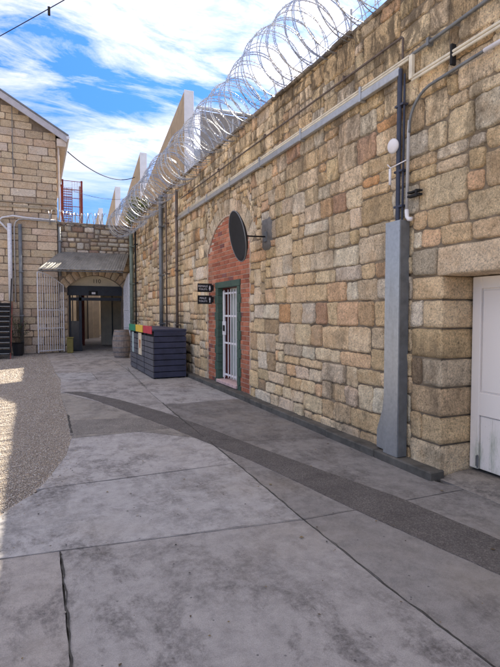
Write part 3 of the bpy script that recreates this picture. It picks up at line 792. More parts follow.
# twin cream conduits, with down leg
m = MB(); m.box((FX-.045, 3.80, 3.80), (FX-.005, 3.845, 4.03), 0, (1, 1, 1), .004)
m.tube([(FX-.02, 3.82, 3.79), (FX-.02, 3.4, 3.79), (FX-.02, 1.2, 3.79)], .013, 8); m.tube([(FX-.02, 3.85, 3.82), (FX-.02, 3.4, 3.822), (FX-.02, 1.2, 3.822)], .013, 8)
m.tube([(FX-.02, 2.6, 3.856), (FX-.02, 1.2, 3.856)], .01, 8)
lone(m, 'cream_conduit', 'cream_pvc', (FX, 2.8, 3.8), 'pair of cream conduits side by side on the wall above the white door', 'conduit')
m = MB(); m.box((FX-.035, 3.31, 3.71), (FX+.02, 3.335, 3.89), 0, (1, 1, 1), .004)
lone(m, 'pipe_bracket', 'black', (FX, 3.3, 3.7), 'small dark upright bracket holding the cream conduits', 'bracket')
# grey conduit with white sleeve, curving down to the duct
m = MB(); pth = [(FX-.02, 1.2, 3.66), (FX-.02, 3.0, 3.67), (FX-.02, 3.55, 3.65)]+[(FX-.02, 3.55+.3*math.sin(a), 3.35+.3*math.cos(a)) for a in np.linspace(.15, PI/2, 8)]+[(FX-.02, 3.85, 3.3)]
m.tube(pth, .014, 10); t = root('grey_conduit', (FX, 3.9, 2.45), 'thin grey conduit curving down to the steel duct, ending in a white elbow', 'conduit')
m.build('curved_pipe', 'galv_dark', t, True)
m = MB(); m.tube([(FX-.02, 3.85, 3.42), (FX-.02, 3.86, 3.28), (FX-.02, 3.87, 2.53)], .016, 10); m.build('pipe', 'grey_pvc', t, True)
m = MB(); m.tube([(FX-.02, 3.87, 2.56), (FX-.02, 3.865, 2.49), (FX-.02, 3.84, 2.462), (FX-.02, 3.80, 2.458)], .021, 10); m.build('elbow', 'white', t, True)
m = MB(); m.tube([(FX-.02, 2.98, 3.67), (FX-.02, 2.5, 3.669), (FX-.02, 1.2, 3.66)], .019, 10); m.build('sleeve', 'white', t, True)
# dark blue downpipes to the duct
m = MB(); m.tube([(FX-.03, 3.975, 3.96), (FX-.03, 3.985, 3.2), (FX-.03, 3.99, 2.44)], .021, 10); m.tube([(FX-.015, 3.93, 3.9), (FX-.015, 3.935, 3.0), (FX-.015, 3.94, 2.44)], .011, 8)
m.tube([(FX-.02, 4.02, 3.9), (FX-.02, 4.025, 2.44)], .009, 8)
for z in (3.6, 2.95, 2.6): m.box((FX-.045, 3.915, z), (FX+.02, 4.04, z+.02))
lone(m, 'blue_black_pipe', 'navy_pipe', (FX, 3.98, 2.44), 'bundle of blue-black pipes dropping from the cable tray into the galvanised duct', 'pipe')
m = MB(); m.box((FX-.03, 3.70, 2.67), (FX+.02, 3.86, 2.69)); m.box((FX-.03, 3.70, 2.71), (FX+.02, 3.86, 2.725)); m.box((FX-.035, 3.72, 2.665), (FX-.02, 3.745, 2.73))
lone(m, 'small_bracket', 'black', (FX, 3.8, 2.66), 'small black wall bracket beside the top of the steel duct', 'bracket')
# galvanised duct
t = root('steel_duct', (FX, 4, 0), 'tall galvanised steel cover duct on the wall between brick bay and white door', 'duct')
m = MB(); m.poly([(FX-.09, 3.885, .085), (FX-.09, 4.10, .085), (FX-.09, 4.10, 2.46), (FX-.09, 3.885, 2.46)], (.10, 0, 0)); 
for z in (.3, 1.05, 1.8, 2.35): m.box((FX-.094, 3.892, z), (FX-.0895, 3.902, z+.01)); m.box((FX-.094, 4.084, z), (FX-.0895, 4.094, z+.01))
m.box((FX-.0925, 3.886, 1.32), (FX-.0895, 4.099, 1.326))
m.build('duct_cover', 'galv', t, fixn=True)
m = MB(); m.box((FX-.088, 3.872, .09), (FX+.02, 3.8835, 2.455)); m.build('shaded_side', 'galv_dark', t)  # side face of the duct, its shade put into a darker colour
m = MB(); m.poly([(FX-.04, 4.101, .09), (FX-.04, 4.27, .1), (FX-.04, 4.27, .28), (FX-.04, 4.18, .52), (FX-.04, 4.15, .78), (FX-.04, 4.101, .92)], (.03, 0, 0)); m.build('foot_plate', 'galv', t, fixn=True)
# movement sensor
t = root('wall_sensor', (FX-.06, 4.02, 3.0), 'round white disc sensor with a short white stick below, strapped to the dark pipes', 'sensor')
m = MB(); c0 = Vector((FX-.07, 4.03, 3.22)); dr = Vector((-.98, -.12, -.1)).normalized()
m.tube([c0-dr*.03, c0-dr*.012, c0, c0+dr*.014, c0+dr*.02], [.04, .07, .074, .055, .005], 24); m.build('disc', 'white', t, True)
m = MB(); m.tube([(FX-.075, 4.06, 3.0), (FX-.075, 4.06, 2.84)], .014, 10); m.build('stick', 'white', t, True)
m = MB(); m.tube([(FX-.06, 4.12, 3.06), (FX-.07, 4.06, 3.01), (FX-.06, 3.84, 3.03)], .006, 6); m.build('arm', 'white', t, True)
# black dish on an arm
t = root('convex_dish', (WX, 7.19, 2.76), 'round black dish standing off the wall on a thin arm, above the brick bay', 'dish')
dn = Vector((-.975, .1, -.2)).normalized(); c0 = Vector((2.92, 7.17, 2.735)); m = MB(); prof = []
for rr_, dd in ((.0, -.10), (.1, -.095), (.2, -.08), (.3, -.045), (.37, -.01), (.393, .004), (.395, .02), (.385, .026), (.3, .012), (.15, .0), (.0, -.004)): prof.append((rr_, dd))
ax_ = dn.orthogonal().normalized(); ay_ = dn.cross(ax_); V = []; nn = 40
for rr_, dd in prof:
    for j in range(nn): q = 2*PI*j/nn; V.append(c0+dn*dd+(ax_*math.cos(q)+ay_*math.sin(q))*max(rr_, .0005))
m.add(V, [(i*nn+j, i*nn+(j+1) % nn, (i+1)*nn+(j+1) % nn, (i+1)*nn+j) for i in range(len(prof)-1) for j in range(nn)]); m.build('dish', 'black', t, True, True)
m = MB(); m.tube([c0+dn*.022+(ax_*math.cos(q)+ay_*math.sin(q))*.393 for q in np.linspace(0, 2*PI, 41)[:-1]], .009, 6, closed=True); m.build('rim', 'galv_dark', t, True)
m = MB(); m.tube([c0-dn*.095, (3.1, 7.18, 2.75), (WX-.01, 7.19, 2.76)], .012, 8); m.build('arm', 'black', t, True)
m = MB(); m.box((WX-.035, 7.14, 2.68), (WX+.0, 7.24, 2.84), 0, (1, 1, 1), .004); m.build('mount_plate', 'galv_dark', t)

def text_mesh(body, size, mat, parent, loc, rot, name='lettering', sx=1):
    cu = bpy.data.curves.new(name, 'FONT'); cu.body = body; cu.size = size; cu.align_x = 'CENTER'; cu.align_y = 'CENTER'; cu.extrude = .001
    o = bpy.data.objects.new(name, cu); sc.collection.objects.link(o)
    dg = bpy.context.evaluated_depsgraph_get(); me = bpy.data.meshes.new_from_object(o.evaluated_get(dg)); bpy.data.objects.remove(o)
    me.materials.clear(); me.materials.append(M[mat]); ob = bpy.data.objects.new(name, me); sc.collection.objects.link(ob)
    ob.parent = parent; ob.location = Vector(loc)-parent.location; ob.rotation_euler = rot; ob.scale = (sx, 1, 1); return ob
for z, l1, l2, lab in ((2.06, 'FEMALE', 'TOILETS', 'upper of the two small black toilet signs standing out from the wall'), (1.81, 'MALE', 'TOILETS', 'lower of the two small black toilet signs standing out from the wall')):
    xl, xr = 3.10, 3.415
    t = root('toilet_sign', (xr, 9.9, z-.085), lab, 'sign', 'toilet signs by the brick bay')
    m = MB(); m.box((xl, 9.89, z-.09), (xr, 9.91, z+.09), 0, (1, 1, 1), .003); m.build('board', 'black', t)
    m = MB(); m.box((xr, 9.875, z-.06), (xr+.03, 9.925, z+.06)); m.build('bracket', 'black', t)
    text_mesh(l1, .062, 'white', t, (xl+.115, 9.8885, z+.03), (PI/2, 0, 0)); text_mesh(l2, .05, 'white', t, (xl+.115, 9.8885, z-.033), (PI/2, 0, 0))
    m = MB(); m.box((xr-.065, 9.8875, z-.01), (xr-.035, 9.8895, z+.035)); m.box((xr-.06, 9.8875, z-.06), (xr-.052, 9.8895, z-.01)); m.box((xr-.048, 9.8875, z-.06), (xr-.04, 9.8895, z-.01))
    m.tube([(xr-.05, 9.888, z+.048), (xr-.05, 9.8885, z+.049)], .011, 10)
    if l1[0] == 'F': m.poly([(xr-.075, 9.8876, z-.03), (xr-.025, 9.8876, z-.03), (xr-.05, 9.8876, z+.03)], (0, .001, 0))
    m.build('pictogram', 'white', t)

# downpipes on the far part of the wall
def vpipe(name, x, y, z0, z1, r, mat, label, brk=(1.2, 2.6, 4.0), extra=None):
    t = root(name, (x, y, z0), label, 'drainpipe')
    m = MB(); m.tube([(x, y, z0), (x, y, z1)], r, 12); m.build('pipe', mat, t, True)
    if extra: extra(t)
    for z in brk:
        if z0 < z < z1: m = MB(); m.box((x-r-.012, y-r-.02, z), (WX+.03 if x > 3 else x+r+.03, y+r+.02, z+.035)); m.build('bracket', mat, t)
    return t
vpipe('drainpipe', FX-.06, 12.4, .08, 4.68, .038, 'brown_pipe', 'dark slim drainpipe behind the bins, rising past the end of the cable tray')
vpipe('drainpipe', FX-.06, 14.15, .08, 4.9, .06, 'galv_dark', 'broad grey drainpipe on the stone wall, second from the far corner')
vpipe('drainpipe', FX-.05, 13.55, 1.0, 4.8, .022, 'brown_pipe', 'thinnest pipe, close beside the broad grey drainpipe')
vpipe('drainpipe', FX-.08, 18.9, .05, 4.6, .07, 'green_pipe', 'grey-green drainpipe in the far corner beside the archway')
vpipe('drainpipe', FX-.05, 18.2, .05, 4.6, .03, 'black', 'thin black pipe in the corner next to the grey-green drainpipe')

# =================================================================== razor wire
def razor(name, cen, rad, n_loops, y0, y1, axis, label, seed, tube=.0065, dens=1.0):
    r = random.Random(seed); m = MB(); b = MB()
    t = root(name, cen(0, 0), label, 'razor wire')
    for hand, phs in ((1, 0), (-1, 1.3)):
        N_ = int(n_loops*40); pts = []
        for i in range(N_+1):
            s = i/N_; a = hand*2*PI*n_loops*s+phs
            c = Vector(cen(s, 0)); rr_ = rad(s)*(1+.06*noise.noise((s*n_loops*1.7, hand, seed)))
            jit = noise.noise((s*n_loops*2.1, 5, hand+seed))*.07
            if axis == 'y': p = c+Vector((math.cos(a)*rr_, jit, math.sin(a)*rr_))
            else: p = c+Vector((jit, math.cos(a)*rr_, math.sin(a)*rr_))
            pts.append(p)
        m.tube(pts, tube, 4)
        # flat barbs, one pair about every 7 cm
        for i in range(1, N_):
            tg = (pts[i+1]-pts[i-1]).normalized(); k = tg.cross(Vector((r.uniform(-1, 1), r.uniform(-1, 1), r.uniform(-1, 1)))).normalized()
            p = pts[i]; L_ = .03; W_ = .024
            n3 = tg.cross(k)*.001
            b.add([p-tg*L_*1.2+k*W_, p-tg*L_*.4+k*.002, p+tg*L_*.4+k*.002, p+tg*L_*1.2+k*W_, p+tg*L_*.9-k*W_*.2, p+tg*L_*1.2-k*W_, p-tg*L_*1.2-k*W_, p-tg*L_*.9-k*W_*.2], [(0, 7, 1), (1, 7, 4, 2), (2, 4, 3), (7, 6, 1), (2, 5, 4)])
    m.build('wire', 'wire', t); b.build('barbs', 'wire', t)
    return t
def cenR(s, _):
    y = 3.2+(19.6-3.2)*s; f = min(max((y-7)/9, 0), 1)
    return (3.42-.42*f, y, wtop(y)+.43-.55*f+.03*math.sin(y*2.1))
razor('razor_wire_coil', cenR, lambda s: .47+.05*math.sin(s*37)*math.sin(s*91), 62, 3.2, 19.6, 'y', 'long silver razor wire coil running along the top of the tall right wall', 2)
def cenF(s, _): return (.35+2.3*s, 19.85, 5.06+.03*math.sin(s*9))
razor('razor_wire_coil', cenF, lambda s: .27, 9, 0, 0, 'x', 'short coil of razor wire on the far wall above the awning', 5, tube=.009)
m = MB()
for x, z0, z1 in ((WX+.2, 0, 0),):
    for y in (5.2, 9.2, 13.2, 17.2):
        m.tube([(x, y, wtop(y)-.05), (x, y, wtop(y)+.45)], .014, 6)
m.tube([(WX+.2, 3, 5.2), (WX+.2, 19.8, 5.35)], .004, 4); m.tube([(WX+.2, 3, 5.05), (WX+.2, 19.8, 5.2)], .004, 4)
lone(m, 'wire_posts', 'galv', (WX+.2, 11, 4.8), 'thin steel posts and strands holding up the razor wire on the right wall', 'wire fence')

# =================================================================== FAR WALL with the archway
FY = 20.0
fw = root('arch_wall', (2.1, FY, 0), 'far stone wall with a wide low archway at the end of the yard', 'wall')
PYF = FY+.024
def PF(u, v, o): return (u, PYF-o, v)
AL, AR_, ASP, ACR = 1.08, 3.16, 2.50, 2.97
ac = (AL+AR_)/2; ah = (AR_-AL)/2; rs2 = ACR-ASP; AR = (ah**2+rs2**2)/(2*rs2); AZ = ACR-AR; aha = math.asin(ah/AR)
def blockedF(u, v):
    if AL-.02 < u < AR_+.02 and v < ASP: return True
    return (u-ac)**2+(v-AZ)**2 < (AR+.36)**2 and v > ASP-.25 and AL-.3 < u < AR_+.3
m = MB(); r3 = random.Random(31)
coursed(m, PF, .80, AL, 0, 3.78, r3, blockedF, res=.09, heights=(.28, .3), widths=(.3, .31))
coursed(m, PF, AR_, 3.44, 0, 3.78, r3, blockedF, res=.09, heights=(.28, .3), widths=(.3, .31))
coursed(m, PF, AL, AR_, 2.4, 3.78, r3, blockedF, res=.09, widths=(.3, .6))
rubble(m, PF, .78, 3.44, 3.78, 4.92, None, r3, cell=.055, ws=(4, 5, 6, 7, 8), hs=(3, 4, 4, 5), pal=FARPAL, out=.03, gap=.016)
for i in range(11):
    a0 = -aha*1.06+2.12*aha*i/11; a1 = a0+2.12*aha/11; c = pick(ASHPAL, r3); V = []
    for q in range(5):
        rad = AR+.35*q/4
        for p in range(4):
            an = a0+.004+(a1-a0-.008)*p/3; ed = q == 4 or p in (0, 3)
            V.append((ac+math.sin(an)*rad, PYF-(-.006 if ed else .032), AZ+math.cos(an)*rad))
    m.add(V, [(q*4+p, q*4+p+1, (q+1)*4+p+1, (q+1)*4+p) for q in range(4) for p in range(3)], 0, c)
m.box((.78, PYF, -.1), (AL, FY+.6, 4.9), 1); m.box((AR_, PYF, -.1), (PX, FY+.6, 4.9), 1)
ap = [(AL, PYF, 4.9), (AL, PYF, ASP)]+[(ac+math.sin(-aha+2*aha*i/16)*AR, PYF, AZ+math.cos(-aha+2*aha*i/16)*AR) for i in range(1, 16)]+[(AR_, PYF, ASP), (AR_, PYF, 4.9)]
m.poly(ap, (0, .57, 0), 1)
o = m.build('stonework', ['pale_stone', 'mortar_far'], fw); o.data.polygons.foreach_set('use_smooth', [q == 0 for q in m.m])
m = MB(); x = .76
while x < 3.4:
    l = r3.uniform(.3, .6); b = min(x+l, 3.42); m.box((x+.004, FY-.03, 4.88), (b-.004, FY+.62, 4.95+r3.uniform(0, .02)), 0, (.2, .17, .15), .01); x = b
m.build('coping', 'pale_stone', fw)
m = MB(); ap = [(AL, FY+.3, ASP-.05)]+[(AL, FY+.3, ASP)]+[(ac+math.sin(-aha+2*aha*i/16)*AR, FY+.3, AZ+math.cos(-aha+2*aha*i/16)*AR) for i in range(1, 16)]+[(AR_, FY+.3, ASP), (AR_, FY+.3, ASP-.05)]
m.poly(ap, (0, .05, 0)); ty = m.build('tympanum', 'cream_wall', fw, fixn=True)
m = MB(); text_mesh('110', .22, 'black', fw, (2.19, FY+.298, 2.76), (PI/2, 0, 0))
m = MB(); m.box((AL+.002, FY+.25, 2.2), (AR_-.002, FY+.299, 2.57)); m.box((AL+.002, FY+.2995, 2.2), (AR_-.002, FY+.40, ASP-.051)); bo = m.build('steel_lintel', 'dark_int', fw)
m = MB(); m.box((1.88, FY+.235, 2.2), (2.22, FY+.249, 2.38)); bo2 = m.build('notice_box', 'black', fw)
m = MB(); m.box((1.99, FY+.228, 2.25), (2.13, FY+.234, 2.33)); m.build('pale_plate', 'white', bo2)
# steel portal frame inside the arch
t = root('steel_portal', (1.5, FY+.45, 0), 'blue-black steel door frame just inside the left of the archway', 'door frame')
for x0, x1 in ((1.14, 1.22), (1.52, 1.62)): m = MB(); m.box((x0, FY+.41, 0), (x1, FY+.5, 2.42)); m.build('post', 'dark_int', t)
m = MB(); m.box((1.22, FY+.41, 2.0), (3.14, FY+.5, 2.12)); m.build('head_rail', 'dark_int', t)
m = MB(); m.box((1.222, FY+.44, .02), (1.518, FY+.47, 1.2)); m.build('door_panel', simple('dark_glass_door', (.03, .035, .05), .15), t)
# passage beyond: cream partitions, side walls, back wall
t = root('passage_building', (2.2, 24, 0), 'cream walled passage with pale partitions seen through the archway', 'building')
m = MB(); m.box((.3, FY+.62, 0), (.9, 34.2, 3.2)); m.build('side_wall', 'cream_wall', t)
m = MB(); m.box((4.2, FY+.62, 0), (4.7, 34.2, 3.2)); m.build('side_wall', 'cream_wall', t)
m = MB(); m.box((.9, 33.8, 0), (4.2, 34.2, 3.2)); m.build('end_wall', 'cream_wall', t)
for (x0, x1, y0) in ((2.72, 3.2, 23.6), (3.26, 3.75, 23.8), (1.95, 2.3, 28.0), (2.62, 3.0, 30.0), (3.05, 3.4, 30.4), (1.55, 1.8, 30), (2.36, 2.6, 29.2)):
    m = MB(); m.box((x0, y0, .02), (x1, y0+.12, 2.75), 0, (1, 1, 1), .006); m.build('partition', 'cream_wall', t)
for (x0, y0) in ((3.205, 23.65), (2.31, 27.9), (3.78, 23.85), (2.1, 25.5), (2.61, 29.1), (1.86, 29.9)):
    m = MB(); m.box((x0, y0, .02), (x0+.05, y0+.1, 2.75)); m.build('post', 'dark_int', t)
m = MB(); m.box((.9, FY+.7, 2.9), (4.2, 27.5, 3.0)); m.build('ceiling', 'dark_int', t)  # unseen reach set to darken the passage, leaving a gap for sky light
m = MB(); m.box((.9, 24.2, 2.35), (4.2, 24.3, 2.898)); m.build('beam', 'dark_int', t)

# awning
t = root('awning', (2, FY, 3.8), 'weathered grey corrugated awning sloping out over the archway', 'awning')
def awning():
    m = MB(); n_ = 150; V = []
    FYa = 18.75
    for i in range(n_+1):
        s = i/n_; xb = .84+(3.40-.84)*s; xf = .045+(2.99-.045)*s
        o = .009*math.sin(s*2*PI*30)
        for q in range(9):
            tt = q/8; x = xb+(xf-xb)*tt; y = FY-.03+(FYa-FY+.03)*tt; z = 3.83+(3.06-3.83)*tt+.03*s
            V.append((x, y, z+o)); 
    k = len(V); V2 = [(a, b, c-.006) for a, b, c in V]
    fs = [(i*9+q, i*9+q+1, (i+1)*9+q+1, (i+1)*9+q) for i in range(n_) for q in range(8)]
    fs2 = [tuple(k+j for j in f[::-1]) for f in fs]
    fs3 = [(i*9+8, k+i*9+8, k+(i+1)*9+8, (i+1)*9+8) for i in range(n_)]
    m.add(V+V2, fs+fs2+fs3); return m
awning().build('roof_sheet', 'corr', t, True)
m = MB()
for s in (.03, .35, .67, .98):
    xb = .84+2.56*s; xf = .045+2.945*s; m.tube([(xb, FY-.04, 3.77), (xf+.01, 18.78, 3.02)], .02, 6)
m.build('rafters', 'galv_dark', t)
m = MB(); m.tube([(.07, 18.79, 3.01), (2.97, 18.79, 3.04)], .022, 6); m.build('front_rail', 'galv_dark', t)
for s, x1 in ((.67, 2.555), (.98, 3.35)):
    m = MB(); xf = .045+2.945*s; m.tube([(xf, 18.8, 3.01), (x1, FY-.02, 3.12 if s > .9 else 3.3)], .016, 6); m.build('strut', 'galv_dark', t)

# arched gate leaves
def gate(hx, hy, ex, ey, label):
    t = root('gate_leaf', (hx, hy, .06), label, 'gate', 'white barred gate leaves of the archway')
    H = Vector((hx, hy, 0)); E_ = Vector((ex, ey, 0))
    def zt(s): return 2.56+.44*math.sin(s*PI/2)
    m = MB(); m.tube([H+Vector((0, 0, .05)), H+Vector((0, 0, zt(0)))], .024, 8); m.tube([E_+Vector((0, 0, .05)), E_+Vector((0, 0, zt(1)))], .024, 8)
    m.tube([H.lerp(E_, i/10)+Vector((0, 0, zt(i/10))) for i in range(11)], .02, 8)
    for z in (.12, .95, 1.62): m.tube([H+Vector((0, 0, z)), E_+Vector((0, 0, z))], .018, 6)
    m.build('frame', 'gate_white', t)
    m = MB(); n_ = 11
    for i in range(1, n_): s = i/n_; p = H.lerp(E_, s); m.tube([p+Vector((0, 0, .08)), p+Vector((0, 0, zt(s)))], .0115, 6)
    m.build('bars', 'gate_white', t)
gate(.93, 19.93, .035, 19.45, 'left white arched gate leaf swung open against the stone wall')
gate(3.19, 19.93, 3.235, 18.95, 'right white gate leaf folded back beside the grey-green drainpipe')
# yellow box at the jamb
m = MB(); m.box((1.02, 19.62, 0), (1.24, 19.84, .56), 0, (1, 1, 1), .02); m.box((1.0, 19.6, .561), (1.26, 19.86, .6), 0, (1, 1, 1), .01); m.box((1.05, 19.611, .2), (1.21, 19.619, .45))
lone(m, 'yellow_box', 'yel', (1.13, 19.73, 0), 'small dull yellow box on the ground at the left jamb of the archway', 'box')

# =================================================================== LEFT BUILDING
lb = root('stone_building', (-3, 24, 0), 'tall pale ashlar stone building with a gabled roof on the far left', 'building')
CX = .76; RX = -4.2
def rake(x): return 8.12+.575*(1.16-x)
m = MB(); r4 = random.Random(9)
coursed(m, PF, -3.4, CX, 0, 10.7, r4, res=.14, heights=(.24, .27, .29, .31), widths=(.35, .95), top=lambda u: rake(u)-.16, wob=.005, gap=.007, out=.018, amp=.007)
m.poly([(CX, PYF, -.1), (CX, PYF, rake(CX)-.15), (RX, PYF, rake(RX)-.15), (RX, PYF, -.1)], (0, 9.5, 0), 1)
def PS(u, v, o): return (CX+.0+o, u, v)
coursed(m, lambda u, v, o: (CX+o, u, v), PYF+.02, 29.4, 4.9, 8.1, r4, res=.3, widths=(.5, 1))
# string course
m.box((-3.6, FY-.045, 5.36), (CX, PYF+.01, 5.46), 0, (.36, .3, .22), .012); m.box((-3.6, FY-.025, 5.54), (CX, PYF+.01, 5.59), 0, (.3, .25, .19), .008)
o = m.build('wall', ['pale_stone', 'mortar_far'], lb)
# roof
m = MB(); ex = 1.2; hz = lambda x: rake(x)
m.poly([(ex, FY-.3, hz(ex)-.02), (RX, FY-.3, hz(RX)-.02), (RX, FY-.3, hz(RX)+.04), (ex, FY-.3, hz(ex)+.04)], (0, 10.3, 0))
m.poly([(RX-.005, FY-.3, hz(RX)-.02), (RX-5.4, FY-.3, hz(ex)-.02), (RX-5.4, FY-.3, hz(ex)+.04), (RX-.005, FY-.3, hz(RX)+.04)], (0, 10.3, 0))
m.build('roof', 'galv_dark', lb, fixn=True)
m = MB(); m.poly([(ex, FY-.28, hz(ex)-.03), (RX, FY-.28, hz(RX)-.03), (RX, FY-.28, hz(RX)-.27), (ex-.08, FY-.28, hz(ex)-.23)], (0, .06, 0)); m.build('bargeboard', 'barge', lb, fixn=True)
m = MB(); m.box((.78, FY-.21, 7.70), (1.10, FY+9.4, 7.98), 0, (1, 1, 1), .01); m.build('eave_soffit', 'eave', lb)
m = MB(); m.tube([(1.17, FY-.3, 8.03), (1.17, FY+10, 8.03)], .06, 8); m.build('gutter', 'wall_white', lb)
m = MB(); m.tube([(.84, FY-.06, 7.7), (.84, FY-.06, 5.0)], .035, 10); m.build('corner_pipe', 'eave', lb)
m = MB(); m.tube([(.29-1.0, FY-.05, 9.0), (.29-1.0, FY-.05, 6.4)], .012, 6); m.build('lightning_rod', 'galv_dark', lb)

# white service pipe with arms, left
XP = -.865
t = root('white_service_pipe', (XP, FY-.1, 1.95), 'wide pale pipe with forked top and long level arm, on the left building', 'pipe')
m = MB(); m.tube([(XP, FY-.1, 1.95), (XP, FY-.1, 4.75)], .075, 12); m.build('riser', 'gate_white', t, True)
m = MB(); m.tube([(-1.6, FY-.1, 4.6), (-1.2, FY-.1, 4.82), (XP, FY-.1, 4.45)], .04, 10); m.tube([(-1.5, FY-.1, 4.5), (-1.1, FY-.1, 4.95), (-.75, FY-.1, 5.04), (-.3, FY-.1, 5.0), (.72, FY-.1, 4.97)], .03, 10); m.build('arm', 'gate_white', t, True)
m = MB(); m.tube([(-.71, FY-.08, 1.9), (-.71, FY-.08, 4.65), (-.66, FY-.08, 4.83), (-.55, FY-.08, 4.93), (-.4, FY-.08, 4.95), (.72, FY-.08, 4.92)], .022, 8)
lone(m, 'thin_grey_pipe', 'grey_pvc', (-.71, FY-.08, 1.9), 'thin pale pipe beside the wide pale one, bending level at the top', 'pipe', smooth=True)
vpipe('drainpipe', -.52, FY-.1, .03, 4.75, .065, 'galv_dark', 'dark grey drainpipe on the left building behind the potted plant', brk=(1.4, 3.0))
vpipe('drainpipe', .83, FY-.08, 2.9, 4.75, .055, 'galv_dark', 'short grey drainpipe between the left building and the awning', brk=(4.2,))

# steel stair, bottom at the front
t = root('steel_staircase', (-1.2, 18.5, 0), 'short dark steel stair with open treads at the left edge', 'staircase')
for i in range(10):
    m = MB(); y = 18.0+i*.19; z = .15+i*.175; m.box((-2.2, y, z), (-.86, y+.22, z+.035), 0, (1, 1, 1), .004); m.box((-2.2, y+.2, z+.03), (-.86, y+.215, z+.15)); tr_ = m.build('tread', 'black', t)
    m = MB(); m.box((-2.2, y-.012, z+.02), (-.86, y-.001, z+.036)); m.build('nosing', 'galv', tr_)
for x in (-.84, -2.24):
    m = MB(); m.poly([(x, 17.9, 0), (x, 18.2, 0), (x, 19.95, 1.62), (x, 19.95, 1.92)], (.02, 0, 0)); m.build('stringer', 'red_steel', t, fixn=True)
m = MB()
for a in (-.83,):
    m.tube([(a, 18.0, .2), (a, 18.0, 1.1), (a, 19.9, 2.8)], .02, 8)
m.build('handrail', 'black', t)
# potted plant
t = root('potted_plant', (-.64, 19.3, 0), 'spindly plant with green and purple leaves in a black pot beside the stair', 'plant')
m = MB(); m.tube([(-.64, 19.3, 0), (-.64, 19.3, .42), (-.64, 19.3, .46), (-.64, 19.3, .40)], [.15, .2, .22, .17], 16); m.build('pot', 'pot', t)
m = MB(); st = MB(); rp = random.Random(2)
for i in range(16):
    a = rp.uniform(0, 6.28); tip = Vector((-.64+math.cos(a)*rp.uniform(.05, .42), 19.3+math.sin(a)*.3, rp.uniform(.8, 1.45)))
    b0 = Vector((-.64+math.cos(a)*.05, 19.3+math.sin(a)*.05, .4)); mid = b0.lerp(tip, .5)+Vector((0, 0, .12)); st.tube([b0, mid, tip], .006, 5)
    for q in range(26):
        s = rp.uniform(.25, 1); p = b0.lerp(mid, s*2) if s < .5 else mid.lerp(tip, s*2-1)
        d = Vector((rp.uniform(-1, 1), rp.uniform(-1, 1), rp.uniform(-.4, .6))).normalized(); u = d.cross(Vector((0, 0, 1))).normalized()*.016
        c = (.06, .1, .04) if rp.random() < .7 else (.14, .04, .07)
        m.add([p, p+d*.05+u, p+d*.11, p+d*.05-u], [(0, 1, 2, 3)], 0, c)
st.build('stems', 'bark', t); m.build('leaves', 'leaf', t)

# =================================================================== BEYOND
# red steel cage
t = root('steel_cage', (1.6, 24, 3.2), 'rust red steel lattice cage standing behind the far wall beside the left building', 'cage')
cx0, cx1_, cy0, cy1 = 1.16, 1.98, 24, 25
for x in (cx0, cx1_):
    for y in (cy0, cy1): m = MB(); m.box((x-.04, y-.04, 0), (x+.04, y+.04, 7.55)); m.build('post', 'red_steel', t)
m = MB()
for z in np.arange(5.2, 7.6, .38): m.box((cx0, cy0-.05, z), (cx1_, cy0-.042, z+.03)); m.box((cx1_+.042, cy0, z), (cx1_+.05, cy1, z+.03))
m.build('rails', 'red_steel', t)
m = MB()
for x in np.arange(cx0, cx0+.38, .075): m.box((x, cy0-.06, 5.0), (x+.022, cy0-.052, 7.2))
for z in np.arange(5.0, 7.2, .11): m.box((cx0, cy0-.07, z), (cx0+.38, cy0-.062, z+.035))
m.build('lattice', 'red_steel', t)
m = MB()
for x in np.arange(cx0+.4, cx1_, .11): m.box((x, cy0-.03, 5.0), (x+.014, cy0-.02, 7.5))
for z in np.arange(7.0, 7.56, .07): m.box((cx0, cy0-.035, z), (cx1_, cy0-.031, z+.014))
m.build('mesh_bars', 'wall_white', t)

# saw-tooth gabled building behind the right wall
t = root('sawtooth_building', (8, 30, 0), 'row of tan sawtooth gable ends with white edges rising behind the right wall', 'building')
pk = [(19.2, 10.30), (28.3, 10.53), (37.9, 10.85), (48.5, 11.3)]
m = MB(); m.box((5.62, 19.3, 0), (15, 58, 7.2)); m.build('lower_wall', 'tan_plaster', t)
for i, (y0, zp) in enumerate(pk):
    y1 = pk[i+1][0] if i < 3 else 58; sl = (zp-9.03)/4.4*.98; ze = zp-sl*(y1-y0)*.93 if i < 3 else 8.2
    ze = max(ze, 7.4)
    m = MB(); m.poly([(5.5, y0, 7.15), (5.5, y0, zp), (5.5, y1-.02, ze), (5.5, y1-.02, 7.15)], (.36, 0, 0)); m.build('gable', 'tan_plaster', t, fixn=True)
    m = MB(); m.box((5.49, y0-.04, 7.0), (5.88, y0-.003, zp+.03), 0, (1, 1, 1), .004); m.build('end_panel', 'wall_white', t)
    m = MB(); m.poly([(5.87, y0+.01, 7.2), (5.87, y0+.01, zp-2.2), (5.87, y1-.03, min(ze-.42, zp-2.2)), (5.87, y1-.03, 7.2)], (9, 0, 0)); m.build('roof', 'galv', t, fixn=True)
    m = MB()
    if i < 0:
        x = 6.05
        while x < 14.7: m.tube([(x, y0-.02, zp-.37), (x, y0+.35, zp-.41)], .055, 8); x += .15
        m.build('ridge_sheet', 'galv_dark', t)
m = MB(); m.box((5.7, 29.6, 9), (6.05, 30.0, 10.1), 0, (1, 1, 1), .01); m.build('vent', 'cream_wall', t)
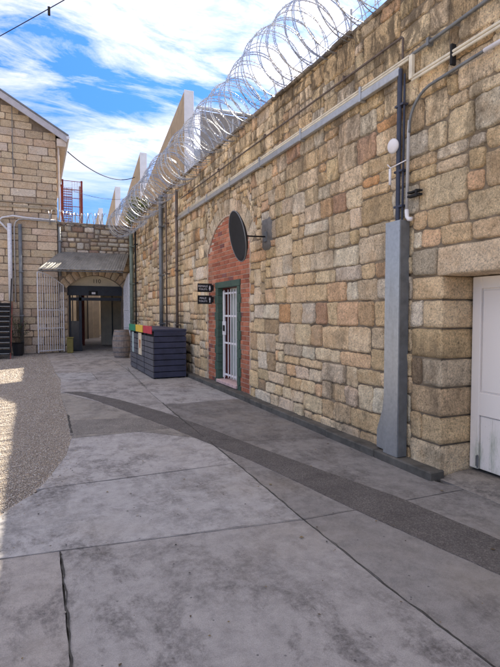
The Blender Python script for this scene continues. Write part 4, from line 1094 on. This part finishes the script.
# low hipped stone roof just behind the wall
t = root('stone_outbuilding', (6, 11.5, 0), 'small brown stone outbuilding whose hipped roof shows behind the razor wire', 'building')
m = MB(); m.box((4.9, 9.8, 0), (8.5, 13.4, 5.6)); m.build('wall', 'roof_brown', t)
m = MB(); V = [(4.75, 9.65, 5.6), (8.65, 9.65, 5.6), (8.65, 13.55, 5.6), (4.75, 13.55, 5.6), (5.7, 11.4, 7.15), (7.7, 11.4, 7.15)]
m.add(V, [(0, 3, 2, 1), (0, 4, 3), (0, 1, 5, 4), (1, 2, 5), (2, 3, 4, 5)]); m.build('roof', 'roof_brown', t)

# lean-to with corrugated roof, its rake edge silhouetted behind the wire
t = root('corrugated_shed', (7, 14, 0), 'grey corrugated shed roof rising between the nearest gable and the stone outbuilding', 'shed')
m = MB(); m.poly([(5.0, 12.3, 0), (5.0, 12.3, 6.72), (5.0, 15.6, 8.12), (5.0, 15.6, 0)], (4, 0, 0)); m.build('wall', 'shed_wall', t, fixn=True)
m = MB(); q = 0
while q < 24: y = 12.2+3.5*q/24; z = 6.76+1.49*q/24; m.tube([(4.9, y, z), (9.1, y, z)], .05, 6); q += 1
m.build('roof_sheet', 'galv', t)
# shrub behind the corner
def tree(name, base, cen, rad, n_, label, cols, lsz=.07, seed=1):
    t = root(name, base, label, 'tree'); r = random.Random(seed); m = MB(); b = Vector(base); c = Vector(cen)
    m.tube([b, b.lerp(c, .5)+Vector((.05, 0, 0)), c], [.09, .06, .03], 8); tips = []
    for i in range(26):
        d = Vector((r.gauss(0, 1), r.gauss(0, 1), r.gauss(0, .9))).normalized(); p = c+Vector((d.x*rad[0], d.y*rad[1], d.z*rad[2]))*r.uniform(.5, 1)
        m.tube([c-Vector((0, 0, rad[2]*.6)), c.lerp(p, .5), p], [.025, .014, .005], 5); tips.append(p)
    m.build('trunk', 'bark', t); l = MB()
    for i in range(n_):
        p = r.choice(tips)+Vector((r.gauss(0, .11), r.gauss(0, .11), r.gauss(0, .1))); d = Vector((r.uniform(-1, 1), r.uniform(-1, 1), r.uniform(-.7, .7))).normalized(); u = d.orthogonal().normalized()*lsz*.35
        l.add([p, p+d*lsz*.5+u, p+d*lsz, p+d*lsz*.5-u], [(0, 1, 2, 3)], 0, r.choice(cols))
    l.build('crown', 'leaf', t)
tree('leafy_tree', (4.35, 22.6, 0), (4.35, 22.6, 5.9), (.55, .8, .85), 6500, 'yellow-green leafy tree peeping over the far corner behind the razor wire', [(.12, .17, .03), (.2, .22, .04), (.08, .13, .03), (.3, .3, .08)], .08, 7)

# =================================================================== overhead cables
def cable(name, a, b, sag, r, label, n_=24, extra=None):
    a, b = Vector(a), Vector(b); m = MB(); m.tube([a.lerp(b, i/n_)-Vector((0, 0, sag*4*(i/n_)*(1-i/n_))) for i in range(n_+1)], r, 6)
    if extra: extra(m)
    return lone(m, name, 'black', ((a+b)/2)[:], label, 'cable')
def ray(u, v, t):
    d = F+RT*((u-250)/490)+UP*((333.5-v)/490); return EYE+d*t
pa, pb = ray(-90, 84, 14), ray(130, -38, 10)
m = MB(); m.tube([pa.lerp(pb, i/24)-Vector((0, 0, .05*4*(i/24)*(1-i/24))) for i in range(25)], .011, 6); t = root('overhead_cable', pa.lerp(pb, .5)[:], 'dark overhead cable with a small connector, crossing the top left of the sky', 'cable'); m.build('cable', 'black', t)
pc = ray(49, 9.5, 11.6); m = MB(); m.box((pc.x-.03, pc.y-.03, pc.z-.14), (pc.x+.03, pc.y+.03, pc.z+.06), 0, (1, 1, 1), .01); m.build('connector', 'black', t)
cable('service_cable', (1.2, 20.5, 7.75), (5.5, 30, 9.6), .5, .022, 'dark cable sagging from the left building eave to the sawtooth gables')
cable('service_cable', (1.2, 22, 6.7), (5.5, 31, 8.6), .25, .009, 'thinner faint cable hanging lower, between building eave and gables')

# =================================================================== BINS
def bin_(y0, y1, h, lidmat, label, sticker=None, x0=2.43, x1=3.22):
    t = root('recycling_bin', ((x0+x1)/2, (y0+y1)/2, 0), label, 'bin', 'slatted recycling bin housings by the wall')
    m = MB(); m.box((x0+.05, y0+.045, .04), (x1-.05, y1-.045, h-.03)); m.build('inner_bin', 'black', t)
    n_ = 8; ph_ = (h-.05)/n_; side = MB(); fr = MB()
    for i in range(n_):
        z0 = .03+i*ph_; z1 = z0+ph_-.016
        side.box((x0+.03, y0, z0), (x1, y0+.022, z1), 0, (1, 1, 1), .004); side.box((x0+.03, y1-.022, z0), (x1, y1, z1), 0, (1, 1, 1), .004); side.box((x1-.022, y0+.023, z0), (x1, y1-.023, z1), 0, (1, 1, 1), .004)
        if i < n_-1: fr.box((x0, y0+.0, z0), (x0+.026, y1-.0, z1), 0, (1, 1, 1), .004)
    side.build('side_slats', 'slat', t); fr.build('front_slats', 'slat_front', t)
    for x in (x0+.045, x1-.045):
        for y in (y0+.04, y1-.04): m = MB(); m.box((x-.018, y-.018, 0), (x+.018, y+.018, h-.04)); m.build('corner_post', 'black', t)
    m = MB(); m.box((x0-.01, y0-.01, h-.045), (x1+.01, y1+.01, h), 0, (1, 1, 1), .006); m.build('lid', 'slat', t)
    m = MB(); m.box((x0-.035, y0+.02, h-.11), (x0-.012, y1-.02, h+.07), 0, (1, 1, 1), .004); m.build('colour_panel', lidmat, t)
    if sticker:
        m = MB(); m.box((x0-.008, (y0+y1)/2-sticker[1], .45), (x0-.001, (y0+y1)/2+sticker[1], h-.14)); so2 = m.build('poster', sticker[0], t)
        if len(sticker) > 2:
            m = MB(); c = (y0+y1)/2
            m.box((x0-.0095, c-.09, .74), (x0-.0085, c+.09, .84)); m.box((x0-.0095, c-.06, .62), (x0-.0085, c+.06, .7401)); m.build('picture', sticker[2], so2)
M['poster'] = simple('cream_poster', (.72, .62, .45), .5, var=.2, scale=12)
M['poster_pic'] = simple('orange_print', (.42, .13, .04), .5, var=.3, scale=14)
M['poster_g'] = simple('pale_green_poster', (.4, .5, .5), .5, var=.3, scale=12)
bin_(11.2, 12.18, 1.15, 'red_label', 'dark slatted bin housing with a red top panel, nearest of the three')
bin_(12.26, 13.18, 1.15, 'yellow_label', 'dark slatted bin housing with a yellow top panel and a cream poster', ('poster', .2, 'poster_pic'))
bin_(13.26, 14.18, 1.15, 'green_label', 'dark slatted bin housing with a green top panel, farthest of the three', ('poster_g', .12))
# barrel
t = root('wooden_barrel', (2.62, 17.0, 0), 'weathered grey-brown wooden barrel standing by the archway', 'barrel')
nb = 22; V = []; prof = [(0, .235), (.12, .262), (.25, .287), (.38, .302), (.475, .305), (.57, .302), (.7, .287), (.83, .262), (.95, .235)]
m = MB()
for k_ in range(nb):
    a0, a1 = 2*PI*k_/nb+.008, 2*PI*(k_+1)/nb-.008; kk = rng.uniform(.8, 1.2); V = []
    for z, r in prof:
        for a, q in ((a0, r-.02), (a0, r), ((a0+a1)/2, r+.002), (a1, r), (a1, r-.02)): V.append((2.62+math.cos(a)*q, 17+math.sin(a)*q, z))
    m.add(V, [(i*5+j, i*5+j+1, (i+1)*5+j+1, (i+1)*5+j) for i in range(8) for j in range(4)], 0, (kk, kk, kk))
m.tube([(2.62, 17, .03), (2.62, 17, .91)], .225, 24); m.build('staves', 'barrel', t)
for z, r in ((.05, .25), (.2, .282), (.36, .306), (.59, .306), (.75, .282), (.9, .25)):
    m = MB(); m.tube([(2.62, 17, z-.022), (2.62, 17, z+.022)], [r-.001, r-.001] if .3 < z < .7 else ([r-.006, r+.004] if z < .5 else [r+.004, r-.006]), 32, cap=False); m.build('hoop', 'hoop', t, True)
